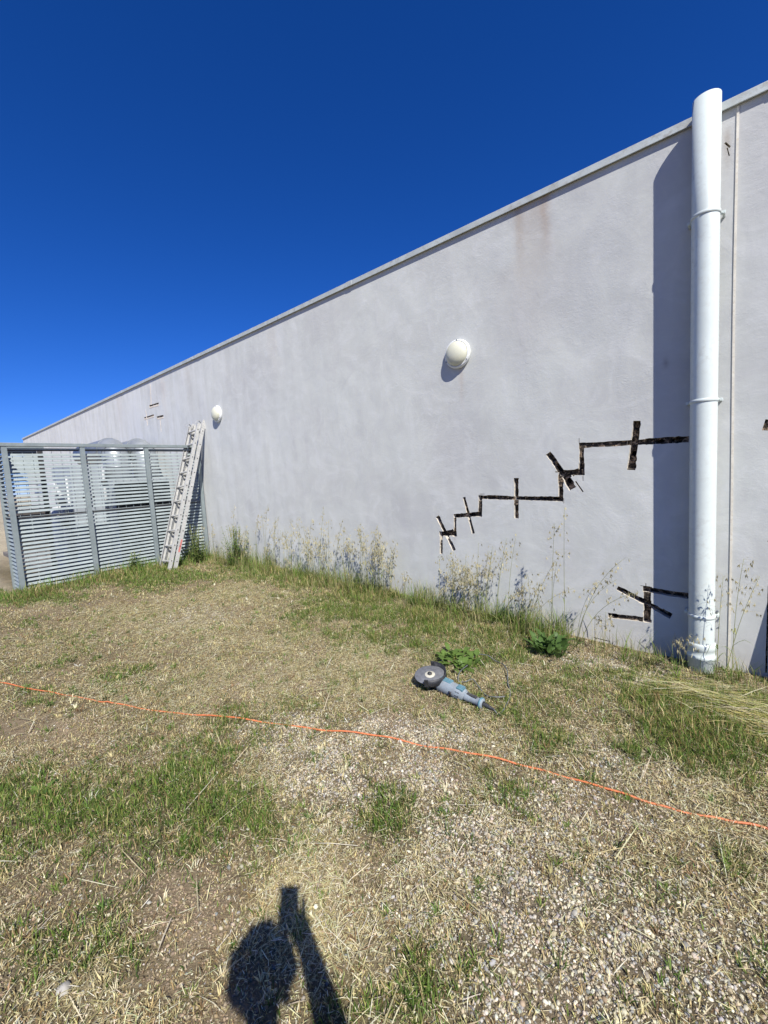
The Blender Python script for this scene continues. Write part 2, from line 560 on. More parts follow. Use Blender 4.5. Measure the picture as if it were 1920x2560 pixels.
BLOB_P = [[-1.63,1.36,0.28,0.2,0.18,-0.16,1],[-2.02,1.5,0.25,0.18,0.19,-0.15,0.8],[-0.86,1.54,0.21,0.16,0.1,-0.19,1],[-0.54,1.4,0.29,0.22,0.08,-0.22,1],[-0.31,1.27,0.29,0.22,0.04,-0.17,1],[-0.81,1.87,0.23,0.18,0.06,-0.16,0.8],[-0.14,1.63,0.18,0.14,0.02,-0.24,0.7],[-0.31,3.06,0.16,0.12,0.02,-0.21,0.7],[-0.52,3.63,0.19,0.14,0.03,-0.21,0.8],[-1.61,1.84,0.4,0.29,0.1,-0.12,0.7],[-2.39,1.34,0.13,0.09,0.11,-0.07,0.5],[-0.9,3.7,0.16,0.11,0.04,-0.17,1],[-1.26,1.64,0.2,0.15,0.08,-0.12,0.8],[-0.57,2.0,0.22,0.17,0.04,-0.16,0.7],[-4.88,2.25,0.48,0.25,0.27,-0.13,0.6],[0.08,3.36,0.12,0.09,-0.0,-0.22,0.6],[-0.46,2.45,0.25,0.2,0.04,-0.22,0.5],[0.02,1.53,0.14,0.11,0.0,-0.27,0.7]]
BLOB_S = [[-1.2,0.9,0.14,0.1,0.18,-0.15,1],[-1.36,0.92,0.08,0.06,0.14,-0.11,1],[-1.97,1.12,0.14,0.1,0.16,-0.1,0.7],[-4.86,2.0,1.07,0.64,0.79,-0.36,0.8],[-5.84,1.71,0.65,0.45,0.62,-0.2,0.8],[-5.48,2.55,1.03,0.58,0.42,-0.21,0.8],[-1.49,0.31,0.21,0.16,0.08,-0.03,0.5],[-2.48,2.48,0.58,0.4,0.31,-0.33,0.6],[-2.84,1.91,0.85,0.57,0.34,-0.25,0.5],[-3.96,0.95,0.45,0.3,0.24,-0.07,0.6],[-0.21,2.45,0.24,0.18,0.01,-0.14,0.6],[-5.15,3.06,0.55,0.28,0.33,-0.21,0.7],[-6.82,1.11,0.62,0.49,0.37,-0.07,0.6],[-0.88,1.24,0.19,0.14,0.05,-0.08,0.4]]


def field(blobs, x, y, k=1.0):
    s = np.zeros_like(x)
    for cx, cy, ax, ay, bx, by, w in blobs:
        det = ax * by - ay * bx
        dx, dy = x - cx, y - cy
        u = (dx * by - dy * bx) / det
        v = (dy * ax - dx * ay) / det
        s = np.maximum(s, w * np.exp(-(u * u + v * v) * k))
    return s


def patches(x, y):
    """how green / bare / stony / strawy the yard is at a place"""
    wx = x + 0.35 * (fbm(x + 3, y + 8, 2.2) - 0.5)
    wy = y + 0.35 * (fbm(x + 31, y + 5, 2.2) - 0.5)
    g, d, p, s = [field(b, wx, wy, 0.8) for b in (BLOB_G, BLOB_D, BLOB_P, BLOB_S)]
    n = fbm(x, y, 3.1)
    n2 = fbm(x + 50, y + 20, 7.0)
    big = fbm(x + 13, y + 44, 1.7)
    g = np.clip(g * (0.40 + 1.35 * n) + 1.5 * (n2 - 0.55) + 1.2 * (big - 0.53), 0, 1)
    brown = sstep(.54, .68, fbm(x + 80, y + 11, 2.4)) * np.clip(.25 + .75 * sstep(-1.0, -2.2, x - .6 * y), 0, 1)
    d = np.clip(np.maximum(d * (0.6 + 0.8 * n2), .5 * brown) - .3 * g, 0, 1)
    p = np.clip(p * (0.6 + 1.0 * n2) - 0.45 * g, 0, 1)
    s = np.clip(s * (0.55 + 1.0 * n) + 0.9 * (fbm(x + 9, y + 70, 3.0) - 0.53) - .5 * d, 0, 1)
    wallside = sstep(3.35, 3.85, y) * sstep(-0.9, -1.6, x) * sstep(.45, .62, fbm(x + 21, y + 2, 1.9))
    g = np.maximum(g, wallside * (0.25 + 0.6 * n))
    return g, d, p, s


def graded(a, b, step, far):
    core = list(np.arange(a, b + 1e-6, step))
    lo, hi, s = [], [], step
    q = a
    while q > a - far:
        s *= 1.35
        q -= s
        lo.append(q)
    s, q = step, b
    while q < b + far:
        s *= 1.35
        q += s
        hi.append(q)
    return np.array(lo[::-1] + core + hi)


gx = graded(-9.6, 1.6, 0.035, 900)
gy = graded(-1.2, 4.2, 0.035, 900)
XX, YY = np.meshgrid(gx, gy, indexing='ij')
ZZ = ground_z(XX, YY)
gg, dd, pp, ss_ = patches(XX, YY)
n1 = fbm(XX, YY, 5.0)[..., None]
c_soil = np.array([.262, .20, .125])
c_thatch = np.array([.165, .135, .072])
c_green = np.array([.060, .062, .026])
c_grav = np.array([.165, .138, .094])
c_straw = np.array([.33, .285, .165])
c = np.broadcast_to(c_thatch, XX.shape + (3,)) * (0.55 + 0.9 * n1)
c = c * (1 - ss_[..., None]) + c_straw * ss_[..., None]
c = c * (1 - gg[..., None] * .8) + c_green * gg[..., None] * .8
c = c * (1 - pp[..., None]) + c_grav * pp[..., None]
c = c * (1 - dd[..., None]) + c_soil * (0.85 + 0.4 * n1) * dd[..., None]
far = np.maximum(np.clip((np.hypot(XX + 2, YY - 2) - 8.5) / 4, 0, 1), sstep(-8.2, -8.9, XX) * sstep(1.3, .9, YY))[..., None]
c = c * (1 - far) + np.array([.44, .385, .275]) * (0.7 + 0.6 * n1) * far
NX, NY = XX.shape
idx = np.arange(NX * NY).reshape(NX, NY)
q = np.stack([idx[:-1, :-1], idx[1:, :-1], idx[1:, 1:], idx[:-1, 1:]], -1).reshape(-1, 4)
tri = np.concatenate([q[:, [0, 1, 2]], q[:, [0, 2, 3]]])
g_o = mesh_np('ground', np.stack([XX, YY, ZZ], -1).reshape(-1, 3), tri, c.reshape(-1, 3), [M['ground']], True)
tag(g_o, kind='structure')

# ------------------------------------------------------------------ building: wall with saw-cut grooves, flashing, roof
WALL_Y = 4.1
WALL_L, WALL_R = -23.9, 7.0
GROOVES = [(-1.118, 1.753, -0.309, 1.732, 0.045), (-0.663, 1.919, -0.705, 1.511, 0.056), (-1.097, 1.773, -1.101, 1.484, 0.045), (-1.101, 1.513, -1.291, 1.511, 0.05), (-1.398, 1.706, -1.234, 1.456, 0.05), (-1.248, 1.49, -1.179, 1.362, 0.07), (-1.284, 1.522, -1.289, 1.254, 0.042), (-2.131, 1.292, -1.267, 1.265, 0.04), (-1.716, 1.482, -1.729, 1.072, 0.048), (-2.12, 1.313, -2.135, 1.08, 0.042), (-2.462, 1.082, -2.11, 1.111, 0.044), (-2.32, 1.294, -2.224, 0.892, 0.036), (-2.44, 1.1, -2.458, 0.844, 0.036), (-2.665, 0.871, -2.431, 0.878, 0.05), (-2.682, 1.073, -2.471, 0.687, 0.045), (-2.637, 0.882, -2.651, 0.631, 0.036), (-0.623, 0.485, -0.301, 0.472, 0.046), (-0.819, 0.47, -0.419, 0.281, 0.046), (-0.59, 0.514, -0.591, 0.197, 0.055), (-0.895, 0.207, -0.567, 0.219, 0.042), (-1.018, -0.03, -0.897, -0.038, 0.01), (-10.358, 3.47, -9.842, 3.428, 0.06), (-10.725, 3.237, -10.154, 3.226, 0.05), (-10.017, 3.163, -9.662, 3.143, 0.06)]
GROOVES[21:24] = [(-10.36, 3.46, -9.85, 3.445, .034), (-10.72, 3.235, -10.16, 3.23, .034), (-10.02, 3.16, -9.67, 3.15, .040)]
FILLER = [(-10.172, 3.912, -10.242, 3.479, 0.03), (-10.582, 3.411, -10.564, 3.05, 0.025), (-9.853, 3.133, -9.869, 2.819, 0.025)]
FILLER += [(-10.34, 3.42, -9.86, 3.405, .03), (-10.70, 3.20, -10.18, 3.195, .025), (-10.0, 3.12, -9.68, 3.11, .03)]
# extra cuts: over-runs of the saw, chipped corners, hairline cracks and the broken patch right of the pipe
EXTRA = [(-1.118, 1.72, -1.118, 1.82, .005), (-1.09, 1.50, -1.09, 1.43, .005), (-1.155, 1.43, -1.09, 1.33, .012),
         (-0.60, .48, -0.60, .54, .006), (-0.64, .513, -0.57, .513, .006), (-1.262, 1.275, -1.262, 1.225, .005),
         (-1.335, 1.525, -1.29, 1.522, .008), (-2.131, 1.325, -2.07, 1.325, .006), (-2.458, .86, -2.458, .80, .005),
         (-1.30, 1.44, -1.20, 1.50, .05), (-1.19, 1.50, -1.10, 1.535, .05), (-2.60, .87, -2.47, .91, .05),
         (.126, 1.79, .30, 1.75, .075), (.168, .97, .24, .95, .05), (.175, .62, .172, -.05, .012),
         (-.112, 3.80, -.084, 3.755, .011), (-.100, 3.76, -.088, 3.70, .006)]


def ragged(x0, z0, x1, z1, w):
    w *= 1.04 if w > .03 else 1.0
    L = math.hypot(x1 - x0, z1 - z0)
    ux, uz = (x1 - x0) / L, (z1 - z0) / L
    px, pz = -uz, ux
    n = max(2, int(L / 0.022))
    a = min(.0026, w * .055)
    up, dn = [], []
    for i in range(n + 1):
        s = L * i / n
        e = a * .9 if 0 < i < n else 0
        r1, r2 = random.gauss(0, a * .55) + w * .03 * math.sin(s * 23 + x0 * 9), random.gauss(0, a * .55) + w * .03 * math.sin(s * 17 + z0 * 9)
        if random.random() < .08: r1 += a * 1.4
        up.append((x0 + ux * (s + random.gauss(0, e * .4)) + px * (w / 2 + r1), z0 + uz * s + pz * (w / 2 + r1)))
        dn.append((x0 + ux * (s + random.gauss(0, e * .4)) - px * (w / 2 + r2), z0 + uz * s - pz * (w / 2 + r2)))
    return dn + up[::-1]


def prism(poly, y0, y1, mats, side=2):
    me = bpy.data.meshes.new('cut')
    n = len(poly)
    v = [(x, y0, z) for x, z in poly] + [(x, y1, z) for x, z in poly]
    f = [tuple(range(n)), tuple(range(2 * n - 1, n - 1, -1))]
    f += [((i + 1) % n, i, n + i, n + (i + 1) % n) for i in range(n)]
    me.from_pydata(v, [], f)
    for m in mats: me.materials.append(m)
    me.polygons.foreach_set('material_index', [1, 1] + [side] * (len(me.polygons) - 2))
    o = bpy.data.objects.new('cut', me)
    COL.objects.link(o)
    return o


building = thing('building', 'long low building with lavender grey rendered wall and stepped saw cut grooves', 'building', (0, WALL_Y, 0))
wb = MB()
wb.box(((WALL_L + WALL_R) / 2, WALL_Y + .18, 1.71), (WALL_R - WALL_L, .36, 4.62))
wall_o = wb.build('wall', [M['wall'], M['groove'], M['plaster_edge']], building)
cuts = []
for g in GROOVES + EXTRA:
    w = g[4]
    dep = .010 if g == GROOVES[20] else (.015 + .01 * random.random() if w < .02 else .030 + .018 * random.random())
    if w > .03 and g in EXTRA: dep = .013
    if g in (GROOVES[2], GROOVES[3]): dep = .022
    if g in GROOVES[21:24]: dep = .009
    nseg = max(1, round(math.hypot(g[2] - g[0], g[3] - g[1]) / .075)) if (w > .03 and g in GROOVES[:20]) else 1
    cutp = [0] + sorted(random.uniform(.04, .96) for _ in range(nseg - 1)) + [1]
    for a_, b_ in zip(cutp[:-1], cutp[1:]):
        b_ = min(1, b_ + .012)
        d_ = dep
        if nseg > 1: d_ = random.choice((.009, .014, .040, .046, .052, .058)) + random.uniform(0, .004)
        sg = (g[0] + (g[2] - g[0]) * a_, g[1] + (g[3] - g[1]) * a_, g[0] + (g[2] - g[0]) * b_, g[1] + (g[3] - g[1]) * b_, w * random.uniform(.90, 1.12))
        cuts.append(prism(ragged(*sg), WALL_Y - .05, WALL_Y + d_, [M['wall'], M['groove'], M['plaster_edge']]))
    if w > .03 and g in GROOVES and dep > .025:
        L = math.hypot(g[2] - g[0], g[3] - g[1])
        s = .03
        while s < L - .05:
            l = random.uniform(.035, .10)
            if s + l > L - .015: break
            if random.random() < .35:
                ux, uz = (g[2] - g[0]) / L, (g[3] - g[1]) / L
                k = random.uniform(.45, .8)
                poly = [(g[0] + ux * (s + l * (.5 + .5 * math.cos(t))) - uz * w * .5 * k * math.sin(t),
                         g[1] + uz * (s + l * (.5 + .5 * math.cos(t))) + ux * w * .5 * k * math.sin(t))
                        for t in [2 * math.pi * j / 9 + random.uniform(-.2, .2) for j in range(9)]]
                cuts.append(prism(poly, WALL_Y - .02, WALL_Y + random.uniform(.10, .16), [M['wall'], M['groove'], M['plaster_edge']], 1))
            s += l + random.uniform(.02, .06)
for cu in cuts:
    md = wall_o.modifiers.new('cut', 'BOOLEAN')
    md.operation = 'DIFFERENCE'
    md.solver = 'EXACT'
    md.object = cu
dg = bpy.context.evaluated_depsgraph_get()
new = bpy.data.meshes.new_from_object(wall_o.evaluated_get(dg))
wall_o.modifiers.clear()
wall_o.data = new
new.name = 'wall'
for cu in cuts:
    me = cu.data
    bpy.data.objects.remove(cu)
    bpy.data.meshes.remove(me)

for x0, z0, x1, z1, w in FILLER:
    fb = MB()
    n = 9
    for i in range(n):
        a, b = i / n, (i + 1) / n + .02
        ww = w * random.uniform(.5, 1.1)
        fb.bar((x0 + (x1 - x0) * a + random.gauss(0, .004), WALL_Y, z0 + (z1 - z0) * a), (x0 + (x1 - x0) * b, WALL_Y, z0 + (z1 - z0) * b), ww, random.uniform(.004, .009), (1, 0, 0))
    fb.build('crack_filler', M['filler'], building)

fl = MB()
x = WALL_L - .03
while x < WALL_R:
    x1 = min(x + 4.02, WALL_R)
    # lengths of folded metal lapped over each other
    fl.box(((x + x1) / 2, WALL_Y - .024, 4.030), (x1 - x, .012, .056), bev=.003)
    fl.box(((x + x1) / 2, WALL_Y + .17, 4.050), (x1 - x, .376, .012))
    x = x1 - .0
    fl.box((x, WALL_Y - .026, 4.030), (.10, .014, .060), bev=.002)
fl.build('roof_flashing', M['flash'], building)
rb = MB()
rb.box(((WALL_L + WALL_R) / 2, WALL_Y + 6.2, 3.95), (WALL_R - WALL_L, 11.4, .12))
rb.build('roof', M['roof'], building)
bb = MB()
bb.box((WALL_L + .15, WALL_Y + 6.2, 1.65), (.3, 11.6, 4.4))
bb.box((WALL_R - .15, WALL_Y + 6.2, 1.65), (.3, 11.6, 4.4))
bb.box(((WALL_L + WALL_R) / 2, WALL_Y + 12.2, 1.65), (WALL_R - WALL_L, .36, 4.4))
bb.build('rear_wall', M['wall'], building)

# ------------------------------------------------------------------ downpipe
PX, PR = -0.212, 0.083
PY = WALL_Y - .032 - PR
dp = thing('downpipe', 'fat white plastic downpipe with three clamps standing against the rendered wall', 'downpipe', (PX, PY, -.1))
AX = (Vector((1, 0, 0)), Vector((0, 1, 0)), Vector((0, 0, 1)))
pb = MB()
pb.lathe([(PR - .004, 3.9), (PR - .004, 4.075), (PR, 4.075), (PR, 3.2), (PR + .0006, 2.4), (PR, 1.2), (PR, .14)], (PX, PY, 0), AX, 48)
pb.build('pipe', M['pvc'], dp)
sb = MB()
sb.lathe([(PR + .001, .155), (PR + .006, .153), (PR + .012, .14), (PR + .012, .105), (PR + .006, .098), (PR + .006, .06), (PR + .011, .055), (PR + .011, .03),
          (PR + .004, .025), (PR + .004, -.30)], (PX, PY, 0), AX, 48)
sb.build('socket_pipe', M['pvc'], dp)
for z in (3.30, 2.00, .365):
    cb = MB()
    cb.lathe([(PR + .0005, z + .013), (PR + .005, z + .011), (PR + .005, z - .011), (PR + .0005, z - .013)], (PX, PY, 0), AX, 48)
    for s in (-1, 1):
        cb.box((PX + s * (PR + .012), PY + .035, z), (.034, .008, .024), bev=.003)
        cb.tube([(PX + s * (PR + .017), PY + .024, z), (PX + s * (PR + .017), WALL_Y + .01, z)], .009, 10)
    cb.build('pipe_clamp', M['pvc'], dp)

cd = MB()
zs_ = np.linspace(-.2, 4.0, 24)
for z_a, z_b in zip(zs_[:-1], zs_[1:]):
    cd.bar((-.045 + .003 * math.sin(z_a * 1.7), WALL_Y - .002, z_a), (-.045 + .003 * math.sin(z_b * 1.7), WALL_Y - .002, z_b), .014, .0075, (1, 0, 0))
js_ = cd.build('joint_strip', M['cream'], None, (-.045, WALL_Y, -.1))
tag(js_, 'thin pale vertical joint strip in the wall right of the downpipe', 'joint strip')
lb = MB()
t_ = Vector((0, -.153, 1)).normalized()
t_ = Vector((0, .153, 1)).normalized()
lb.box(Vector((.505, WALL_Y - .012 - .153 * .70, .60)), (.33, .012, 1.40), (Vector((1, 0, 0)), Vector((0, 1, -.153)).normalized(), t_))
brd = thing('shadow_casting_sheet', 'unseen grey sheet added outside the right edge to cast a shadow on the wall', 'sheet', (.47, WALL_Y - .2, -.1))  # unseen sheet, added and tilted so its slanting shadow falls on the wall
lb.build('sheet', M['board'], brd)


# ------------------------------------------------------------------ wall lights
def wall_light(x, z, label):
    o = thing('wall_light', label, 'wall light', (x, WALL_Y, z), 'round wall lights')
    ax = (Vector((1, 0, 0)), Vector((0, 0, 1)), Vector((0, -1, 0)))
    r = MB()
    r.lathe([(.120, 0), (.143, .002), (.150, .010), (.150, .030), (.146, .040), (.138, .046), (.130, .048), (.1285, .046), (.1285, .038)], (x, WALL_Y, z), ax, 48)
    rim = r.build('rim', M['rim'], o)
    for a in (-.6, 1.5, 3.6):
        s = MB()
        s.lathe([(.0, .0485), (.006, .0485), (.006, .044)], (x + .140 * math.cos(a), WALL_Y, z + .140 * math.sin(a)), ax, 8)
        s.build('screw', M['screw'], rim)
    l = MB()
    R, h = .127, .066
    l.lathe([(R, .038)] + [(R * math.cos(t), .044 + h * math.sin(t)) for t in np.linspace(0, math.pi / 2 - .002, 14)], (x, WALL_Y, z), ax, 48)
    l.build('opal_lens', M['lens'], o)


wall_light(-2.315, 2.825, 'round cream wall light with white rim above the stepped grooves, the larger in view')
wall_light(-7.36, 2.875, 'round cream wall light just above and right of the ladder top')
wall_light(-13.3, 2.86, 'small far cream wall light peeking over the louvre fence top rail')


# ------------------------------------------------------------------ louvre fence
FX = -8.18
fence = thing('louvre_fence', 'grey galvanised louvre fence of horizontal slats meeting the wall behind the ladder', 'fence', (FX, 1.17, .1))


def louvre_run(p0, d, bays, out, last=True, zb=.17, first=True):
    p0, d, out = Vector(p0), Vector(d).normalized(), Vector(out)
    out = (out - d * out.dot(d)).normalized()
    up = Vector((0, 0, 1))
    pos = 0.0
    for i, L in enumerate(bays):
        if first or i:
            b = MB()
            b.box(p0 + d * pos + out * .03 + up * 1.16, (.066, .05, 2.34), (d, out, up), bev=.004)
            b.build('post', M['galv'], fence)
        s = MB()
        z = zb + .03
        tilt = math.radians(36)
        a1 = up * math.cos(tilt) - out * math.sin(tilt)
        nrm = up * math.sin(tilt) + out * math.cos(tilt)
        k = 0
        while z < 2.25:
            if abs(z - 1.275) > .03:
                wob = random.gauss(0, .0012)
                s.box(p0 + d * (pos + L / 2) + up * (z + wob), (L - .06, .0415, .003), (d, a1, nrm))
            z += .0605
            k += 1
        # thin round ties that run behind the slats
        y = pos + .09
        while y < pos + L - .05:
            s.box(p0 + d * y - out * .014 + up * 1.21, (.005, .005, 2.08), (d, out, up), mi=1)
            y += .118
        s.build('slat_panel', [M['slat'], M['galv']], fence)
        m = MB()
        m.box(p0 + d * (pos + L / 2) + up * 1.262 - out * .002, (L - .076, .022, .020), (d, out, up), mi=0)
        m.box(p0 + d * (pos + L / 2) + up * 1.2755 - out * .002, (L - .076, .03, .007), (d, out, up), mi=1)
        m.build('mid_rail', [M['dark'], M['slat']], fence)
        m = MB()
        m.box(p0 + d * (pos + L / 2) + up * 2.262 - out * .002, (L - .076, .022, .018), (d, out, up), mi=0)
        m.box(p0 + d * (pos + L / 2) + up * 2.283 - out * .002, (L - .076, .03, .024), (d, out, up), mi=1)
        m.build('head_rail', [M['dark'], M['slat']], fence)
        pos += L
    if last:
        b = MB()
        b.box(p0 + d * pos + out * .03 + up * 1.16, (.066, .05, 2.34), (d, out, up), bev=.004)
        b.build('post', M['dark'] if L < .6 else M['galv'], fence)  # end post of the short run coloured dark in place of shade
    r = MB()
    r.box(p0 + d * (pos / 2) + up * 2.344 + out * .02, (pos + .10, .09, .052), (d, out, up), bev=.005)
    r.build('top_rail', M['galv'], fence)
    return p0 + d * pos


louvre_run((FX, 1.17, 0), (0, 1, 0), [.955, .965, .945], (1, 0, 0))
e_ = louvre_run((FX - .02, 1.16, 0), (-1, 0, 0), [.50], (0, -1, 0), False, first=False)
louvre_run((e_.x, e_.y, 0), (0, 1, 0), [.52], (1, 0, 0), True)

# ------------------------------------------------------------------ plant equipment behind the fence
pad = thing('concrete_pad', 'low concrete pad under the plant behind the louvre fence', 'concrete pad', (-11, 2.9, .1))
b = MB()
b.box((-11.2, 2.75, .16), (5.2, 2.1, .16), bev=.015)
b.build('slab', M['concrete'], pad)

chl = thing('ventilation_unit', 'big dark louvred ventilation unit behind the fence next to the wall', 'ventilation unit', (-9.6, 3.2, .24))
b = MB()
b.box((-9.62, 3.20, 1.00), (1.7, 1.00, 1.54), bev=.01)
b.build('casing', M['unit'], chl)
b = MB()
b.box((-8.761, 3.20, .98), (.016, .96, 1.44))
for k in range(17):
    b.box((-8.75, 3.20, .33 + k * .082), (.02, .94, .012))
b.build('intake_grille', M['grille'], chl)
for y in (3.12, 3.66):
    b = MB()
    pts = [Vector((-9.75, y, 1.76)), Vector((-9.75, y, 2.05))]
    for a in np.linspace(0, math.pi / 2, 7):
        pts.append(Vector((-9.75 - .32 * (1 - math.cos(a)), y, 2.11 + .32 * math.sin(a))))
    pts.append(Vector((-11.8, y, 2.43)))
    b.tube(pts, .245, 28)
    for i in (1, 3, 5, 8):
        t = (pts[i + 1] - pts[i - 1]).normalized() if i < len(pts) - 1 else Vector((-1, 0, 0))
        b.tube([pts[i] - t * .012, pts[i] + t * .012], .256, 28)
    dct = b.build('duct', M['duct'], chl)

ahu = thing('air_handler', 'pale grey air handling cabinet behind the middle of the louvre fence', 'air handler', (-9.6, 2.45, .24))
b = MB()
b.box((-10.0, 2.46, 1.17), (1.3, .50, 1.86), bev=.008)
b.build('cabinet', M['unit'], ahu)
for y in (2.30, 2.46, 2.62):
    b = MB()
    b.box((-9.342, y, 1.2), (.016, .145, 1.70), bev=.004)
    b.build('access_panel', M['unit'], ahu)
for y, z in ((2.36, 1.5), (2.36, .8), (2.52, 1.5), (2.52, .8)):
    b = MB()
    b.box((-9.326, y, z), (.024, .02, .09), bev=.004)
    b.build('latch', M['dark'], ahu)

pip = thing('standing_pipe', 'white standing pipe with a valve beside the air handling cabinet', 'pipe', (-9.1, 2.70, .24))
b = MB()
b.tube([(-9.0, 2.63, .24), (-9.0, 2.63, 1.9), (-9.04, 2.65, 1.98), (-9.2, 2.73, 2.0)], .028, 12)
b.build('riser', M['white'], pip)
b = MB()
b.tube([(-9.0, 2.63, 1.70), (-9.0, 2.63, 1.80)], .05, 14)
b.tube([(-9.0, 2.63, 1.75), (-8.92, 2.63, 1.75)], .014, 8)
b.build('valve', M['dark'], pip)

tank = thing('water_tank', 'white plastic tank with pipes behind the left bay of the louvre fence', 'tank', (-9.7, 2.08, .24))
b = MB()
b.lathe([(.01, 1.36), (.10, 1.34), (.15, 1.27), (.16, 1.2), (.16, .42), (.14, .34), (.10, .30), (.10, .24)], (-9.7, 2.06, 0), AX, 28)
b.build('vessel', M['white'], tank)
b = MB()
b.tube([(-9.55, 2.06, .55), (-9.45, 2.06, .55), (-9.42, 2.06, .62), (-9.42, 2.06, 1.55), (-9.45, 2.02, 1.62), (-10.9, 1.98, 1.62)], .04, 12)
b.tube([(-9.7, 2.06, 1.34), (-9.7, 2.06, 1.7), (-9.75, 2.05, 1.76), (-11.0, 2.03, 1.76)], .03, 12)
b.tube([(-9.60, 2.2, .5), (-9.60, 2.2, 1.9)], .022, 10)
b.build('pipework', M['white'], tank)
for z_a, z_b, r_ in ((1.0, 1.10, .062), (1.40, 1.46, .058)):
    b = MB()
    b.tube([(-9.42, 2.06, z_a), (-9.42, 2.06, z_b)], r_, 14)
    b.build('flange', M['dark'], tank)

cab = thing('gap_darkening_box', 'low dark box added to blacken the slat gaps behind the left bay of the louvre fence', 'dark box', (-13.2, 2.5, .15))  # made-up box, added so the gaps between the slats look dark
b = MB()
b.box((-13.6, 2.75, .70), (.9, 1.5, 1.1), bev=.01)
b.build('wall', M['gap_dark'], cab)
b = MB()
b.box((-13.6, 2.75, 1.28), (1.0, 1.6, .06), bev=.01)
b.build('roof', M['white'], cab)

# ------------------------------------------------------------------ extension ladder leaning in the corner
F0 = Vector((-7.78, 3.05, gz1(-7.78, 3.05) - .01))
T0 = Vector((-8.07, 3.99, 2.78))
vv = (T0 - F0)
LL = vv.length
vv.normalize()
uu = Vector((1, .06, 0))
uu = (uu - vv * uu.dot(vv)).normalized()
nn = uu.cross(vv)
if nn.y > 0: nn = -nn
lad = thing('ladder', 'worn aluminium double extension ladder leaning on the wall beside the louvre fence', 'ladder', tuple(F0))


def channel(base, L, su, w, d):
    """one rail: web with two flanges pointing inwards (su = +1 right, -1 left)"""
    m = MB()
    c = base + vv * (L / 2)
    m.box(c, (.004, d, L), (uu, nn, vv))
    for k in (-1, 1):
        m.box(c - uu * (su * .0145) + nn * (k * (d / 2 - .002)), (.0245, .004, L), (uu, nn, vv))
    return m


for sec, (off, width, L0, L1) in enumerate(((0.0, .335, .0, 2.80), (-.088, .372, .0, 2.86))):
    base = F0 + nn * off
    for su in (-1, 1):
        rb_ = base + uu * (su * width / 2) + vv * L0
        m = channel(rb_, L1 - L0, su, .025, .062)
        for i in range(10):
            q = rb_ + vv * (.16 + i * .279) + uu * (su * .0022)
            m.tube([q, q + uu * (su * .0015)], .0105, 10, mi=1)
        rail = m.build('rail', [M['alu'], M['dark']], lad)
        if sec == 1 and su == 1:
            k = MB()
            k.bar(rb_ + uu * .0028 + vv * .33, rb_ + uu * .0028 + vv * .56 - nn * .01, .0012, .030, uu)
            k.build('paint_mark', M['redmark'], rail)
    for i in range(10):
        q = base + vv * (.16 + i * .279)
        m = MB()
        m.bar(q - uu * (width / 2 - .003), q + uu * (width / 2 - .003), .030, .026, nn, bev=.006)
        m.build('rung', M['alu'], lad)
for su in (-1, 1):
    m = MB()
    q = F0 + uu * (su * .172) + vv * 2.80
    pts = [q - nn * .03 - vv * .10, q - nn * .03 + vv * .02, q + nn * .02 + vv * .045, q + nn * .07 + vv * .01, q + nn * .075 - vv * .04]
    for a_, b_ in zip(pts[:-1], pts[1:]):
        m.bar(a_, b_, .006, .032, vv + nn * .3)
    m.build('hook', M['alu'], lad)
    m = MB()
    q = F0 - nn * .090 + uu * (su * .189) + vv * 2.86
    m.box(q - vv * .05, (.006, .090, .16), (uu, nn, vv), bev=.002)
    m.build('end_cap', M['alu'], lad)
    m = MB()
    q = F0 - nn * .082 + uu * (su * .186)
    m.box(q - vv * .005, (.034, .086, .05), (uu, nn, vv), bev=.006)
    m.build('foot', M['alu'], lad)

# ------------------------------------------------------------------ angle grinder and its cord
gr = thing('angle_grinder', 'dusty teal angle grinder lying disc up on the mown grass', 'angle grinder', (-1.745, 2.47, -.02))
dc = Vector((-1.752, 2.478, .085))
ga = (Vector((-1.205, 2.452, .012)) - Vector((-1.752, 2.478, .046))).normalized()      # axis of the body
gn = Vector((.06, -.14, 1))                       # disc axis
gn = (gn - ga * gn.dot(ga)).normalized()
gs = gn.cross(ga)
b = MB()
b.lathe([(.0, .0015), (.113, .0015), (.115, 0), (.113, -.0015), (.0, -.0015)], dc, (ga, gs, gn), 56)
dsk = b.build('cutting_disc', M['disc'], gr)
b = MB()
b.lathe([(.0, .006), (.036, .006), (.040, .0025), (.036, -.005), (0, -.005)], dc, (ga, gs, gn), 32)
b.build('flange', M['flange'], dsk)
b = MB()
b.lathe([(.0, .022), (.008, .022), (.009, .016), (.017, .015), (.018, .006)], dc, (ga, gs, gn), 6)
b.build('nut', M['guard'], dsk)
b = MB()
GA0, GA1 = -1.15, 2.0
b.lathe([(.040, -.020), (.121, -.020), (.1235, -.018), (.1235, .034), (.1195, .034), (.1195, -.016), (.04, -.016)], dc, (ga, gs, gn), 40, a0=GA0, a1=GA1)
for a in (GA0, GA1):
    er = ga * math.cos(a) + gs * math.sin(a)
    et = gn.cross(er)
    b.box(dc + er * .118 + gn * .008, (.014, .030, .054), (er, et, gn), bev=.003)
b.build('guard', M['guard'], gr)
b = MB()
hc = dc - gn * .040
b.lathe([(.0, .022), (.030, .022), (.034, .010), (.042, -.004), (.044, -.022), (.034, -.036), (0, -.038)], hc, (ga, gs, gn), 24)
b.tube([hc - ga * .03 - gn * .006, hc + ga * .02 - gn * .006, hc + ga * .07 - gn * .006, hc + ga * .085 - gn * .006], [.030, .040, .043, .044], 20)
b.build('gear_housing', M['guard'], gr)
m0 = hc + ga * .085 - gn * .006
b = MB()
b.tube([m0, m0 + ga * .012, m0 + ga * .06, m0 + ga * .15, m0 + ga * .195, m0 + ga * .212, m0 + ga * .225], [.046, .050, .051, .0505, .048, .040, .030], 28)
